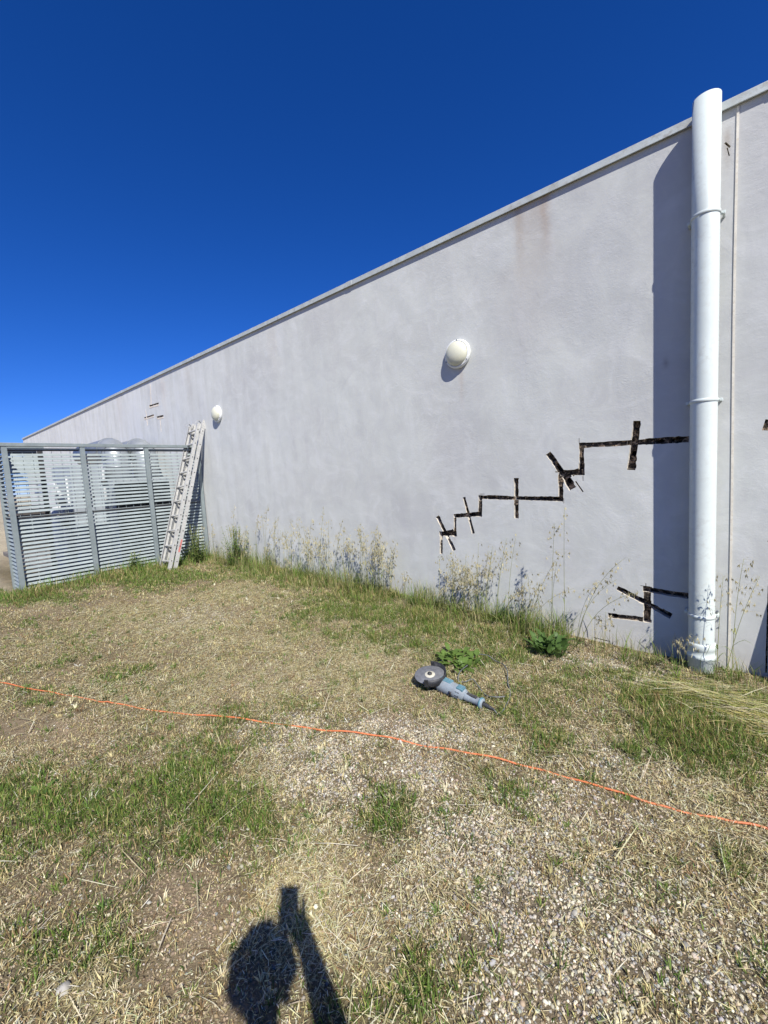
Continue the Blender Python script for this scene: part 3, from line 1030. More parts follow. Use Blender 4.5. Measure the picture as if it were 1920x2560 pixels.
mot = b.build('motor_housing', M['dust'], gr)
b = MB()
for r0 in (.168, .186):
    for k in range(12):
        a = 2 * math.pi * k / 12 + .1
        er = gn * math.cos(a) + gs * math.sin(a)
        et = ga.cross(er)
        b.box(m0 + ga * r0 + er * .0485, (.013, .004, .005), (ga, et, er), mi=0)
b.build('vent_slot', M['dark'], mot)
b = MB()
b.lathe([(0, .0525), (.012, .0525), (.013, .048)], m0 + ga * .125, (ga, gs.cross(gn) * 0 + gn.cross(ga) * -1, (gn * .35 - gs * .94).normalized()), 16)
b.lathe([(0, .0535), (.0125, .0535), (.014, .047)], m0 + ga * .125, (ga, gn, -gs), 16)
b.build('brush_cap', M['dark'], mot)
b = MB()
b.box(m0 + ga * .055 + gn * .043 + gs * .012, (.10, .045, .022), (ga, gs, gn), bev=.008)
b.box(m0 + ga * .185 + gn * .036, (.055, .050, .034), (ga, gs, gn), bev=.010)
b.build('teal_cover', M['teal'], mot)
h0 = m0 + ga * .205 - gn * .006
ge = (ga * 1 - gs * .03).normalized()
b = MB()
b.tube([h0, h0 + ge * .03, h0 + ge * .07, h0 + ge * .12, h0 + ge * .135, h0 + ge * .15, h0 + ge * .158], [.036, .032, .026, .027, .036, .037, .024], 24)
hd = b.build('rear_handle', M['dust'], gr)
b = MB()
b.bar(h0 + ge * .03 + gn * .026, h0 + ge * .11 + gn * .027, .022, .014, gs, bev=.004)
b.build('switch_trigger', M['plastic'], hd)
b = MB()
b.lathe([(.030, -.009), (.0385, -.007), (.0395, 0), (.0385, .007), (.030, .009)], h0 + ge * .143, (gn, ge.cross(gn), ge), 28)
b.build('collar', M['teal'], hd)
bt = h0 + ge * .155
tip = bt + ge * .085 - gn * .004
b = MB()
b.tube([bt, bt.lerp(tip, .15), bt.lerp(tip, .5), bt.lerp(tip, .9), tip], [.021, .018, .013, .009, .007], 16)
b.build('cord_boot', M['guard'], gr)
CORD = [(-1.232, 2.508, -0.026), (-1.188, 2.482, -0.026), (-1.198, 2.579, -0.029), (-1.234, 2.729, -0.031), (-1.301, 2.84, -0.031), (-1.357, 2.879, -0.029), (-1.374, 2.992, -0.03), (-1.455, 3.096, -0.028), (-1.537, 3.137, -0.024), (-1.615, 3.149, -0.02), (-1.695, 3.123, -0.016), (-1.719, 3.048, -0.014), (-1.678, 2.918, -0.015), (-1.657, 2.751, -0.014), (-1.617, 2.658, -0.015), (-1.566, 2.683, -0.017), (-1.526, 2.714, -0.019), (-1.452, 2.669, -0.021), (-1.365, 2.611, -0.023), (-1.282, 2.596, -0.026), (-1.238, 2.644, -0.029)]
CORD = [q_ for i, q_ in enumerate(CORD) if i not in (5,)]
cp = [tip, tip + ge * .03 - gn * .02]
for i, (x, y, z) in enumerate(CORD[1:]):
    cp.append(Vector((x, y, gz1(x, y) + (.016 if i < 2 else .024 + .014 * math.sin(i * 1.9)))))


def spline(pts, k=8):
    P = [Vector(p) for p in pts]
    out = []
    for i in range(len(P) - 1):
        p0, p1, p2, p3 = P[max(i - 1, 0)], P[i], P[i + 1], P[min(i + 2, len(P) - 1)]
        for j in range(k):
            t = j / k
            out.append(0.5 * ((2 * p1) + (p2 - p0) * t + (2 * p0 - 5 * p1 + 4 * p2 - p3) * t * t + (3 * p1 - p0 - 3 * p2 + p3) * t ** 3))
    out.append(P[-1])
    return out


b = MB()
b.tube(spline(cp, 6), .0044, 8)
b.build('power_cord', M['greycord'], gr)

ROPE = [(-6.067, -0.086, 0.052), (-5.128, 0.34, 0.009), (-4.832, 0.459, 0.003), (-4.203, 0.691, 0.0), (-3.7, 0.883, 0.0), (-3.511, 0.958, 0.0), (-3.001, 1.174, 0.001), (-2.559, 1.379, 0.001), (-2.067, 1.594, 0.0), (-1.625, 1.785, -0.004), (-1.241, 1.936, -0.012), (-0.889, 2.058, -0.02), (-0.602, 2.126, -0.024), (-0.344, 2.173, -0.028), (-0.102, 2.231, -0.032), (0.115, 2.304, -0.036), (0.334, 2.345, -0.039), (0.541, 2.355, -0.041)]
rp = []
for i, p in enumerate(spline([(x, y, 0) for x, y, z in ROPE], 10)):
    z = gz1(p.x, p.y)
    w = 0.003 * math.sin(i * .23) + .001 * math.sin(i * .9)
    rp.append(Vector((p.x + w * .5, p.y + w, z + .007 + .006 * math.sin(i * .31) + .002 * math.sin(i * .9))))
b = MB()
b.tube(rp, .0050, 10)
cordo = thing('extension_cord', 'long orange extension cord lying across the dry grass', 'cord', tuple(rp[40]))
b.build('cord', M['orange'], cordo)

# ------------------------------------------------------------------ the person taking the picture (stands behind the lens)
fw = Vector((-.65, .76, 0)).normalized()
rt = Vector((fw.y, -fw.x, 0))
PB = Vector((.28, -.33, 0))


def pl(r, f, z): return PB + rt * r + fw * f + Vector((0, 0, z))


def skin_mesh(name, nodes, edges, mat, parent, sub=2):
    me = bpy.data.meshes.new(name)
    org = origin_of(parent)
    me.from_pydata([tuple(Vector(p) - org) for p, r in nodes], edges, [])
    o = bpy.data.objects.new(name, me)
    COL.objects.link(o)
    sk = o.modifiers.new('skin', 'SKIN')
    sk.use_smooth_shade = True
    for i, (p, r) in enumerate(nodes):
        d = me.skin_vertices[0].data[i]
        d.radius = r if isinstance(r, tuple) else (r, r)
        d.use_root = i == 0
    sb_ = o.modifiers.new('sub', 'SUBSURF')
    sb_.levels = sb_.render_levels = sub
    dg = bpy.context.evaluated_depsgraph_get()
    nm = bpy.data.meshes.new_from_object(o.evaluated_get(dg))
    o.modifiers.clear()
    o.data = nm
    nm.materials.clear()
    nm.materials.append(mat)
    nm.polygons.foreach_set('use_smooth', [True] * len(nm.polygons))
    o.parent = parent
    return o


person = thing('person', 'person in dark shirt holding up a phone, visible only by their shadow on the grass', 'person', tuple(PB))
N, E = [], []


def node(p, r, prev=None):
    N.append((p, r))
    if prev is not None: E.append((prev, len(N) - 1))
    return len(N) - 1


pel = node(pl(0, -.02, .98), .13)
bel = node(pl(0, -.02, 1.14), .12, pel)
che = node(pl(0, .0, 1.34), .135, bel)
nb_ = node(pl(0, .03, 1.475), .07, che)
nk = node(pl(0, .07, 1.580), .046, nb_)
h1 = node(pl(0, .095, 1.665), .066, nk)
h2 = node(pl(0, .095, 1.725), .090, h1)
h3 = node(pl(0, .085, 1.785), .072, h2)
nose = node(pl(0, .185, 1.700), .014, h2)
for s in (-1, 1):
    hp = node(pl(s * .10, -.02, .88), .095, pel)
    kn = node(pl(s * .12, .02, .50), .062, hp)
    an = node(pl(s * .13, -.02, .09), .040, kn)
    node(pl(s * .15, .13, .045), .035, an)
    sh = node(pl(s * .19, .0, 1.40), .065, che)
    if s < 0:
        el = node(pl(-.235, -.05, 1.11), .045, sh)
        wr = node(pl(-.215, .06, .88), .031, el)
        pal = node(pl(-.21, .09, .80), (.038, .020), wr)
        hb, hd_, hr = pl(-.21, .10, .775), Vector((0, 0, -1)) * .9 + fw * .2, fw
        fin = [(hb + hr * (.026 - .018 * k), hd_ * l, fw * .02) for k, l in enumerate((.070, .080, .075, .058))]
        th = (pl(-.205, .125, .82), (fw * .6 - Vector((0, 0, .7))) * .055)
    else:
        el = node(pl(.185, .23, 1.235), .056, sh)
        fa = node(pl(.13, .295, 1.345), .050, el)
        wr = node(pl(.065, .375, 1.475), .034, fa)
        pal = node(pl(.040, .392, 1.535), (.040, .022), wr)
        hb = pl(.030, .398, 1.56)
        fin = [(pl(.038 - .010 * k, .398, 1.572 - .022 * k), (-rt * .9 + Vector((0, 0, .45))) * l, Vector((0, 0, .01))) for k, l in enumerate((.062, .068, .064, .052))]
        th = (pl(.058, .405, 1.545), (fw * .35 + Vector((0, 0, .9))) * .06)
    for p, d, bend in fin:
        a = node(p, .0105, pal)
        b2 = node(p + d * .5 + bend * .3, .0088, a)
        node(p + d + bend, .0070, b2)
    a = node(th[0], .012, pal)
    b2 = node(th[0] + th[1] * .6, .0100, a)
    node(th[0] + th[1] * 1.1, .0078, b2)
body = skin_mesh('body', N, E, M['skin'], person)
skin_mesh('shirt', [(pl(0, -.02, .93), .155), (pl(0, -.02, 1.14), .142), (pl(0, 0, 1.34), .155), (pl(0, .025, 1.465), .085),
                    (pl(.19, 0, 1.405), .082), (pl(.186, .225, 1.245), .078), (pl(-.19, 0, 1.405), .082), (pl(-.22, -.03, 1.22), .066)],
          [(0, 1), (1, 2), (2, 3), (2, 4), (4, 5), (2, 6), (6, 7)], M['shirt'], person)
skin_mesh('trousers', [(pl(0, -.02, .99), .140), (pl(.10, -.02, .87), .108), (pl(.12, .02, .50), .078), (pl(.13, -.02, .12), .062),
                       (pl(-.10, -.02, .87), .108), (pl(-.12, .02, .50), .078), (pl(-.13, -.02, .12), .062)],
          [(0, 1), (1, 2), (2, 3), (0, 4), (4, 5), (5, 6)], M['trousers'], person)
for s in (-1, 1):
    skin_mesh('shoe', [(pl(s * .13, -.05, .055), .050), (pl(s * .14, .05, .05), .048), (pl(s * .152, .15, .042), .040)], [(0, 1), (1, 2)], M['shoe'], person)
    b = MB()
    b.lathe([(.0, .012), (.008, .009), (.0115, .0), (.008, -.009), (0, -.012)], pl(s * .034, .172, 1.738), (rt, Vector((0, 0, 1)), fw), 14)
    b.build('eye', M['eye'], body)
    b = MB()
    b.lathe([(0, -.008), (.02, -.008), (.028, 0), (.022, .010), (.012, .004), (0, .003)], pl(s * .090, .085, 1.715), (fw, Vector((0, 0, 1)), rt * s), 16)
    b.build('ear', M['skin'], body)
b = MB()
b.bar(pl(-.024, .160, 1.655), pl(.024, .160, 1.655), .010, .010, (0, 0, 1), bev=.003)
b.build('mouth', M['redmark'], body)
hb_ = MB()
for k in range(420):
    th_, ph = random.uniform(0, 2 * math.pi), math.acos(random.uniform(-.15, 1))
    d = rt * (math.sin(ph) * math.cos(th_)) + fw * (math.sin(ph) * math.sin(th_)) + Vector((0, 0, math.cos(ph)))
    if d.dot(fw) > .55 and d.z < .55: continue
    p = pl(0, .082, 1.730) + Vector((d.x * .088, d.y * .088, d.z * .100))
    q_ = p + d * random.uniform(.006, .020) + Vector((random.gauss(0, .008), random.gauss(0, .008), -.010))
    hb_.bar(p - d * .012, q_, .016, .008, rt + fw * .3)
for k in range(220):                      # the long lower locks of a bob, open at the face
    a_ = random.uniform(0, 2 * math.pi)
    d = rt * math.cos(a_) + fw * math.sin(a_)
    if d.dot(fw) > .35: continue
    z0_ = random.uniform(1.695, 1.74)
    r0_ = .088 + .16 * (1.74 - z0_)
    p = pl(0, .080, z0_) + d * r0_
    hb_.bar(p + Vector((0, 0, .035)), p + d * random.uniform(0, .012) - Vector((0, 0, random.uniform(.005, .025))), .018, .010, d)
hb_.build('hair', M['hair'], person)

phone = thing('phone', 'dark smartphone held upright in the hand of the person behind the camera', 'phone', tuple(Vector((0, 0, EYE)) - CAM_U * .115))
b = MB()
pc = Vector((0, 0, EYE)) - CAM_F * .0065 - CAM_U * .030 + CAM_R * .004
b.box(pc, (.074, .150, .008), (CAM_R, CAM_U, CAM_F), bev=.003)
b.build('case', M['phone'], phone)

# ------------------------------------------------------------------ stones, straw, mown grass (nobody could count these)
def hits_wall(x, y): return y > WALL_Y - .015


def blades(x, y, z, h, w, az, lean, bend, col, tipcol=None, twist=0.0):
    """n curved three-quad blades; az = direction of lean, lean/bend in radians from upright at foot / tip"""
    n = len(x)
    d = np.stack([np.cos(az), np.sin(az), np.zeros(n)], -1)
    sd = az + np.pi / 2 + twist
    s = np.stack([np.cos(sd), np.sin(sd), np.zeros(n)], -1)
    up = np.array([0, 0, 1.0])
    p0 = np.stack([x, y, z], -1)
    l1 = lean[:, None]
    l2 = (lean + bend)[:, None]
    p1 = p0 + (d * np.sin(l1) + up * np.cos(l1)) * (h * .5)[:, None]
    p2 = p1 + (d * np.sin(l2) + up * np.cos(l2)) * (h * .5)[:, None]
    ww = w[:, None] / 2
    V = np.stack([p0 - s * ww * .8, p0 + s * ww * .8, p1 - s * ww, p1 + s * ww, p2], 1)
    T = np.array([[0, 1, 3], [0, 3, 2], [2, 3, 4]])
    F = (np.arange(n) * 5)[:, None, None] + T[None]
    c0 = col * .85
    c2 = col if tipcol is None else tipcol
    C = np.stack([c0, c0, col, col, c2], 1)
    return V.reshape(-1, 3), F.reshape(-1, 3), C.reshape(-1, 3)


ZONES = [(-3.6, 1.0, -.35, 4.08, 1.0), (-6.2, -3.6, -.3, 4.08, 1.0), (-10.5, -6.2, -.4, 4.08, 1.0)]


def scatter(dens, zone):
    x0, x1, y0, y1, _ = ZONES[zone]
    n = int((x1 - x0) * (y1 - y0) * dens)
    x = rng.uniform(x0, x1, n)
    y = rng.uniform(y0, y1, n)
    if zone == 2:
        k = (x > FX + .02) | (y < 1.0)
        x, y = x[k], y[k]
    return x, y


def clumped(x, y, s=26.0, lo=.30, hi=.62):
    return sstep(lo, hi, fbm(x + 5, y + 3, s, 2))


def pick(pal, n, jit=.22):
    pal = np.array(pal)
    c = pal[rng.integers(0, len(pal), n)]
    return np.clip(c * (1 + rng.normal(0, jit, (n, 1))) * (1 + rng.normal(0, .035, (n, 3))), .005, .9)


GREEN = [(.105, .180, .030), (.135, .215, .040), (.165, .240, .045), (.085, .145, .028), (.215, .245, .065), (.115, .195, .045)]
TAN = [(.50, .42, .21), (.43, .345, .17), (.58, .50, .27), (.31, .235, .11), (.42, .38, .17), (.25, .16, .08)]
PALE = [(.70, .63, .42), (.63, .55, .33), (.76, .70, .52), (.57, .51, .28), (.54, .54, .31)]
parts_g, parts_s = [], []
for zi, (dg_, dt_, ds_) in enumerate(((17000, 15000, 8500), (11000, 10000, 5200), (7000, 6500, 3200))):
    sc = (1.0, 1.25, 1.6)[zi]
    # green blades
    x, y = scatter(dg_, zi)
    g, d, p, s = patches(x, y)
    pr_ = np.clip(.07 + 1.0 * g - .5 * d - .25 * p - .25 * s, .03, 1) * (.15 + 1.0 * clumped(x, y))
    k = rng.random(len(x)) < pr_
    x, y, g = x[k], y[k], g[k]
    n = len(x)
    tall = sstep(3.05, 3.9, y + .25 * (fbm(x, y, 2.5) - .5)) * sstep(-1.0, -2.2, x) * sstep(.42, .62, fbm(x + 60, y, 2.3))
    tall *= .8
    tall = np.maximum(tall, sstep(FX + .9, FX + .25, x) * sstep(.7, 1.3, y))
    tall = np.maximum(tall, .55 * np.exp(-(((x + .3) / .5) ** 2 + ((y - 3.05) / .35) ** 2)))
    h = (.022 + .040 * rng.random(n)) * (.7 + .7 * g) + tall * (.03 + .11 * rng.random(n) ** 1.6)
    w = (.0022 + .0022 * rng.random(n)) * sc
    col = pick(GREEN, n)
    mixd = (rng.random(n) < .16 + .34 * tall)[:, None]
    col = np.where(mixd, pick(TAN, n), col)
    tip = col * np.array([1.25, 1.1, .9])
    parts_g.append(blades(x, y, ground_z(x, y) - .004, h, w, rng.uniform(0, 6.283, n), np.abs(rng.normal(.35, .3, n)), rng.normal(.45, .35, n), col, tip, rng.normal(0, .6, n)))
    # dry stubble
    x, y = scatter(dt_, zi)
    g, d, p, s = patches(x, y)
    pr_ = np.clip(.75 - .45 * g - .60 * d - .30 * p + .1 * s, .05, 1) * (.3 + .8 * clumped(x + 7, y, 22))
    k = rng.random(len(x)) < pr_
    x, y = x[k], y[k]
    n = len(x)
    h = .010 + .030 * rng.random(n) ** 1.5
    w = (.0020 + .0026 * rng.random(n)) * sc
    col = pick(TAN, n, .3)
    parts_s.append(blades(x, y, ground_z(x, y) - .004, h, w, rng.uniform(0, 6.283, n), np.abs(rng.normal(.5, .35, n)), rng.normal(.4, .4, n), col, None, rng.normal(0, .7, n)))
    # cut straw and clippings lying about
    x, y = scatter(ds_, zi)
    g, d, p, s = patches(x, y)
    pr_ = np.clip(.20 + 1.2 * s - .22 * d - .18 * p, .03, 1)
    k = rng.random(len(x)) < pr_
    x, y = x[k], y[k]
    n = len(x)
    L = .016 + .060 * rng.random(n) ** 2.4 + (rng.random(n) < .02) * .10
    w = (.0016 + .0024 * rng.random(n)) * sc
    col = pick(PALE, n, .2)
    col = np.where((rng.random(n) < .3)[:, None], pick(TAN, n), col)
    lift = .003 + .018 * rng.random(n)
    w = w * (.8 if zi == 0 else 1)
    parts_s.append(blades(x, y, ground_z(x, y) + lift, L, w, rng.normal(.6, 1.3, n), rng.normal(1.5, .13, n), rng.normal(.06, .16, n), col, None, rng.normal(0, .15, n)))

# fine litter: chaff and broken bits pressed into the soil
for zi, dens in enumerate((20000, 7000, 3000)):
    x, y = scatter(dens, zi)
    g, d, p, s = patches(x, y)
    k = rng.random(len(x)) < np.clip(.55 - .45 * d - .3 * g - .45 * p + .4 * s, .04, 1)
    x, y = x[k], y[k]
    n = len(x)
    parts_s.append(blades(x, y, ground_z(x, y) + .002 + .006 * rng.random(n), .004 + .011 * rng.random(n), (.0012 + .0022 * rng.random(n)) * (1, 1.3, 1.7)[zi], rng.uniform(0, 6.283, n),
                          rng.normal(1.4, .25, n), rng.normal(.1, .2, n), np.where((rng.random(n) < .45)[:, None], pick(PALE, n, .25), pick(TAN, n, .35)), None, rng.normal(0, .3, n)))

# tufts: a dozen blades from one crown
def tufts(x, y, pal, m, h0, h1, sc, spread=.009):
    n = len(x)
    hh = rng.uniform(h0, h1, n)
    X = np.repeat(x, m)
    Y = np.repeat(y, m)
    az = rng.uniform(0, 6.283, n * m)
    r = np.abs(rng.normal(0, spread, n * m)) * sc
    X, Y = X + np.cos(az) * r, Y + np.sin(az) * r
    base = np.array(pal)[rng.integers(0, len(pal), n)] * (1 + rng.normal(0, .2, (n, 1)))
    col = np.clip(np.repeat(base, m, 0) * (1 + rng.normal(0, .18, (n * m, 1))), .01, .8)
    h = np.repeat(hh, m) * rng.uniform(.45, 1.1, n * m)
    return blades(X, Y, ground_z(X, Y) - .004, h, (.0022 + .0022 * rng.random(n * m)) * sc, az, np.abs(rng.normal(.45, .25, n * m)), rng.normal(.5, .35, n * m), col, None, rng.normal(0, .4, n * m))


for zi, (d1, d2) in enumerate(((190, 110), (120, 80), (75, 55))):
    sc = (1.0, 1.3, 1.7)[zi]
    x, y = scatter(d1, zi)
    g, d, p, s = patches(x, y)
    k = rng.random(len(x)) < np.clip(.55 - .3 * d - .2 * g, .05, 1)
    parts_s.append(tufts(x[k], y[k], TAN + PALE[:2], 13, .025, .055, sc))
    x, y = scatter(d2, zi)
    g, d, p, s = patches(x, y)
    k = rng.random(len(x)) < np.clip(.34 + .6 * g - .3 * d, .06, 1)
    parts_g.append(tufts(x[k], y[k], GREEN, 15, .03, .07, sc, .012))

x = rng.uniform(-7.0, -1.25, 150)
y = WALL_Y - .04 - np.abs(rng.normal(0, .16, 150))
k = rng.random(150) < .25 + .75 * clumped(x, y, 2.2, .35, .6)
parts_g.append(tufts(x[k], y[k], [(.13, .22, .04), (.17, .26, .05), (.10, .17, .035), (.26, .28, .08), (.36, .33, .14)], 26, .14, .36, 1.3, .022))
x, y = np.array([-1.80, -1.72, -1.60, -1.50, -1.40, -1.30, -1.55, -1.86, -1.90]), np.array([2.40, 2.34, 2.33, 2.36, 2.32, 2.38, 2.52, 2.52, 2.44])
parts_s.append(tufts(x, y, TAN, 13, .03, .055, 1.0, .014))
parts_g.append(tufts(x + .03, y - .03, GREEN, 12, .03, .05, 1.0, .014))
x, y = np.array([-.52, -.44, -.36, -.28, -.62, -.16, .02, -.72, -.33]), np.array([3.86, 3.93, 3.84, 3.95, 3.90, 3.86, 3.92, 3.8, 3.72])
parts_g.append(tufts(x, y, GREEN, 18, .10, .24, 1.2, .018))

# long mown stalks swept along the foot of the pipe
n = 1500
t = rng.random(n) ** .55
x = -.55 + 1.6 * t
y = 3.40 - .10 * t + rng.normal(0, .12, n) + .08 * np.sin(t * 9) + .05 * (rng.integers(0, 3, n) - 1)
z = ground_z(x, y) + .02 + np.abs(rng.normal(0, .045, n)) * np.clip(1 - np.abs(y - 3.36) / .3, .2, 1)
col = np.where((rng.random(n) < .5)[:, None], pick(PALE, n), pick([(.50, .43, .16), (.40, .38, .12), (.28, .31, .08)], n))
parts_s.append(blades(x, y, z, .10 + .30 * rng.random(n), .0024 + .002 * rng.random(n), rng.normal(0.05, .38, n) + np.where(rng.random(n) < .3, math.pi, 0), rng.normal(1.48, .09, n), rng.normal(.10, .12, n), col, None, rng.normal(0, .1, n)))
# single long pale stalks dropped on the yard
n = 260
x = rng.uniform(-6.5, .6, n)
y = rng.uniform(.1, 3.6, n)
parts_s.append(blades(x, y, ground_z(x, y) + .018 + .01 * rng.random(n), .10 + .20 * rng.random(n), .0030 + .002 * rng.random(n), rng.uniform(0, 6.283, n), rng.normal(1.52, .05, n), rng.normal(.05, .08, n), pick(PALE, n, .15), None, rng.normal(0, .1, n)))
# mid-high weeds grown up along the wall foot
x, y = rng.uniform(-8.1, .4, 15000), WALL_Y - .03 - np.abs(rng.normal(0, .20, 15000))
k = rng.random(15000) < np.where(x < -1.2, .04 + .85 * clumped(x, y, 3.2, .46, .64), .06 + .10 * clumped(x, y, 5.0, .4, .6))
x, y = x[k], y[k]
n = len(x)
h = (.07 + .36 * rng.random(n) ** 2.0) * np.interp(x, [-8, -4, -2.5, -1, 0], [1.1, 1.0, .85, .8, .7])
col = np.where((rng.random(n) < .55)[:, None], pick([(.16, .25, .05), (.20, .28, .06), (.12, .20, .04), (.25, .29, .08)], n), pick([(.36, .32, .15), (.42, .37, .20), (.30, .26, .12)], n))
parts_g.append(blades(x, y, ground_z(x, y) - .005, h, .0026 + .003 * rng.random(n), rng.uniform(0, 6.283, n), np.abs(rng.normal(.12, .12, n)), np.abs(rng.normal(.3, .28, n)), col, col * 1.1, rng.normal(0, .6, n)))
# and along the foot of the fence
x, y = FX + .06 + np.abs(rng.normal(0, .28, 6500)), rng.uniform(.6, 4.05, 6500)
k = rng.random(6500) < .3 + .7 * clumped(x, y, 4.0, .35, .6)
x, y = x[k], y[k]
n = len(x)
h = (.06 + .26 * rng.random(n) ** 1.8) * np.exp(-((x - FX) / .55) ** 2) * np.interp(y, [.6, 1.2, 2.3, 3.2, 4], [.5, .7, 1.0, .9, 1.35]) + .03
parts_g.append(blades(x, y, ground_z(x, y) - .005, h, .004 + .004 * rng.random(n), rng.uniform(0, 6.283, n), np.abs(rng.normal(.15, .14, n)), np.abs(rng.normal(.35, .3, n)),
                      pick([(.15, .25, .045), (.19, .29, .06), (.11, .19, .04), (.32, .31, .12)], n), None, rng.normal(0, .6, n)))


def join(parts):
    V, F, C, b = [], [], [], 0
    for v, f, c_ in parts:
        keep = np.minimum(v[:, 1], WALL_Y - .006)
        v = np.stack([v[:, 0], keep, v[:, 2]], -1)
        V.append(v)
        F.append(f + b)
        C.append(c_)
        b += len(v)
    return np.concatenate(V), np.concatenate(F), np.concatenate(C)


v, f, c_ = join(parts_g)
o = mesh_np('green_grass', v, f, c_, [M['grass']])
tag(o, 'short green grass and weeds growing in patches over the yard', 'grass', kind='stuff')
v, f, c_ = join(parts_s)
o = mesh_np('dry_grass', v, f, c_, [M['straw']])
tag(o, 'dry tan stubble and cut straw scattered over the yard', 'dry grass', kind='stuff')
print('blades', len(v) // 5)

# pebbles: octahedra subdivided once, pushed to a rounded irregular stone
bm = bmesh.new()
bmesh.ops.create_icosphere(bm, subdivisions=1, radius=1)
bm.verts.index_update()
base_v = np.array([w.co[:] for w in bm.verts])
base_f = np.array([[w.index for w in q_.verts] for q_ in bm.faces])
bmesh.ops.subdivide_edges(bm, edges=bm.edges[:], cuts=1, use_grid_fill=True)
for w in bm.verts: w.co.normalize()
bmesh.ops.triangulate(bm, faces=bm.faces[:])
bm.verts.index_update()
fine_v = np.array([w.co[:] for w in bm.verts])
fine_f = np.array([[w.index for w in q_.verts] for q_ in bm.faces])
bm.free()
STONE = [(.45, .40, .295), (.52, .475, .36), (.38, .345, .27), (.28, .272, .25), (.45, .37, .245), (.62, .585, .475), (.34, .285, .20), (.37, .36, .325), (.18, .18, .175), (.50, .435, .30)]


def pebbles(x, y, r, bv, bf):
    n = len(x)
    sc = np.stack([rng.uniform(.8, 1.35, n), rng.uniform(.65, 1.0, n), rng.uniform(.45, .8, n)], -1)
    a = rng.uniform(0, 6.283, n)
    jit = 1 + rng.normal(0, .12, (n, len(bv), 1))
    v = bv[None] * jit * sc[:, None, :] * r[:, None, None]
    tl = rng.normal(0, .3, n)[:, None]
    vz = v[..., 2] * np.cos(tl) + v[..., 0] * np.sin(tl)
    vx = v[..., 0] * np.cos(tl) - v[..., 2] * np.sin(tl)
    ca, sa = np.cos(a)[:, None], np.sin(a)[:, None]
    X = vx * ca - v[..., 1] * sa + x[:, None]
    Y = vx * sa + v[..., 1] * ca + y[:, None]
    Z = vz + (ground_z(x, y) + r * .22)[:, None]
    C = np.repeat(pick(STONE, n, .13)[:, None, :], len(bv), 1)
    F = (np.arange(n) * len(bv))[:, None, None] + bf[None]
    return np.stack([X, Y, Z], -1).reshape(-1, 3), F.reshape(-1, 3), C.reshape(-1, 3)


pp_ = []
for zi, dens in enumerate((21000, 5000, 1900)):
    x, y = scatter(dens, zi)
    g, d, p, s = patches(x, y)
    k = rng.random(len(x)) < np.clip(1.15 * p * (.40 + .9 * clumped(x + 3, y + 9, 9.0)) + .015 + .05 * (1 - g) * (1 - d), 0, 1)
    x, y = x[k], y[k]
    r = np.exp(rng.normal(math.log(.0036), .36, len(x))) * (1, 1.25, 1.6)[zi]
    r = np.clip(r, .0018, .0115)
    near_ = (np.hypot(x + .6, y - 1.4) < 1.3) & (r > .0046)
    pp_.append(pebbles(x[near_], y[near_], r[near_], fine_v, fine_f))
    pp_.append(pebbles(x[~near_], y[~near_], r[~near_], base_v, base_f))
V, F, C, b = [], [], [], 0
for v, f, c_ in pp_:
    V.append(v); F.append(f + b); C.append(c_); b += len(v)
o = mesh_np('gravel', np.concatenate(V), np.concatenate(F), np.concatenate(C), [M['pebble']], True)
tag(o, 'loose rounded gravel showing through the mown grass', 'gravel', kind='stuff')
print('pebble verts', b)

# crumbs of dry soil on the bare patches
x, y = scatter(14000, 0)
g, d, p, s = patches(x, y)
k = rng.random(len(x)) < np.clip(d * .9 - .3 * g + .03, 0, 1)
x, y = x[k], y[k]
r = np.clip(np.exp(rng.normal(math.log(.0032), .45, len(x))), .0012, .012)
STONE = [(.26, .195, .122), (.29, .22, .14), (.22, .165, .105), (.31, .24, .155)]
v, f, c_ = pebbles(x, y, r, base_v, base_f)
o = mesh_np('soil_crumbs', v, f, c_, [M['pebble']], True)
tag(o, 'crumbs of dry brown soil on the bare patches of the yard', 'soil', kind='stuff')

# ------------------------------------------------------------------ wild oats along the wall: each plant its own thing
OATS = [[-7.04,3.96,-6.79,3.93,1.21],[-6.41,3.78,-6.2,3.78,0.9],[-6.33,3.96,-6.1,3.94,1.04],[-5.86,3.86,-5.62,3.82,1.23],[-5.53,3.8,-5.36,3.75,0.94],[-5.0,3.88,-4.94,3.87,1.05],[-4.85,3.87,-4.65,3.87,1.02],[-4.49,3.8,-4.32,3.82,1.2],[-4.43,3.91,-4.34,3.91,1.01],[-4.21,3.81,-3.92,3.78,1.05],[-4.05,3.98,-4.07,4.01,0.79],[-3.82,3.91,-3.7,3.88,0.98],[-3.5,3.76,-3.36,3.75,0.77],[-3.4,3.86,-3.35,3.87,0.68],[-3.36,3.97,-3.29,3.98,0.68],[-3.07,3.89,-3.0,3.84,0.45],[-2.52,3.81,-2.5,3.84,0.67],[-2.43,3.93,-2.38,3.93,0.71],[-2.27,3.91,-2.22,3.92,0.7],[-2.04,3.8,-1.99,3.77,0.86],[-1.94,3.77,-1.84,3.77,0.84],[-1.85,3.81,-1.72,3.83,0.91],[-1.75,3.87,-1.64,3.88,0.95],[-1.5,3.76,-1.22,3.72,0.75],[-1.17,3.77,-1.15,3.75,1.22],[-1.32,3.86,-1.26,3.82,1.07],[-1.09,3.81,-0.7,3.78,0.81],[-1.06,3.76,-0.59,3.73,0.56],[-0.87,3.84,-0.85,3.82,0.33],[-0.11,3.83,-0.08,3.79,0.73],[-0.06,3.93,0.12,3.94,0.72],[-0.02,3.79,0.03,3.79,0.87],[-0.33,3.75,-0.23,3.72,0.28],[-1.39,3.77,-1.38,3.73,0.52]]


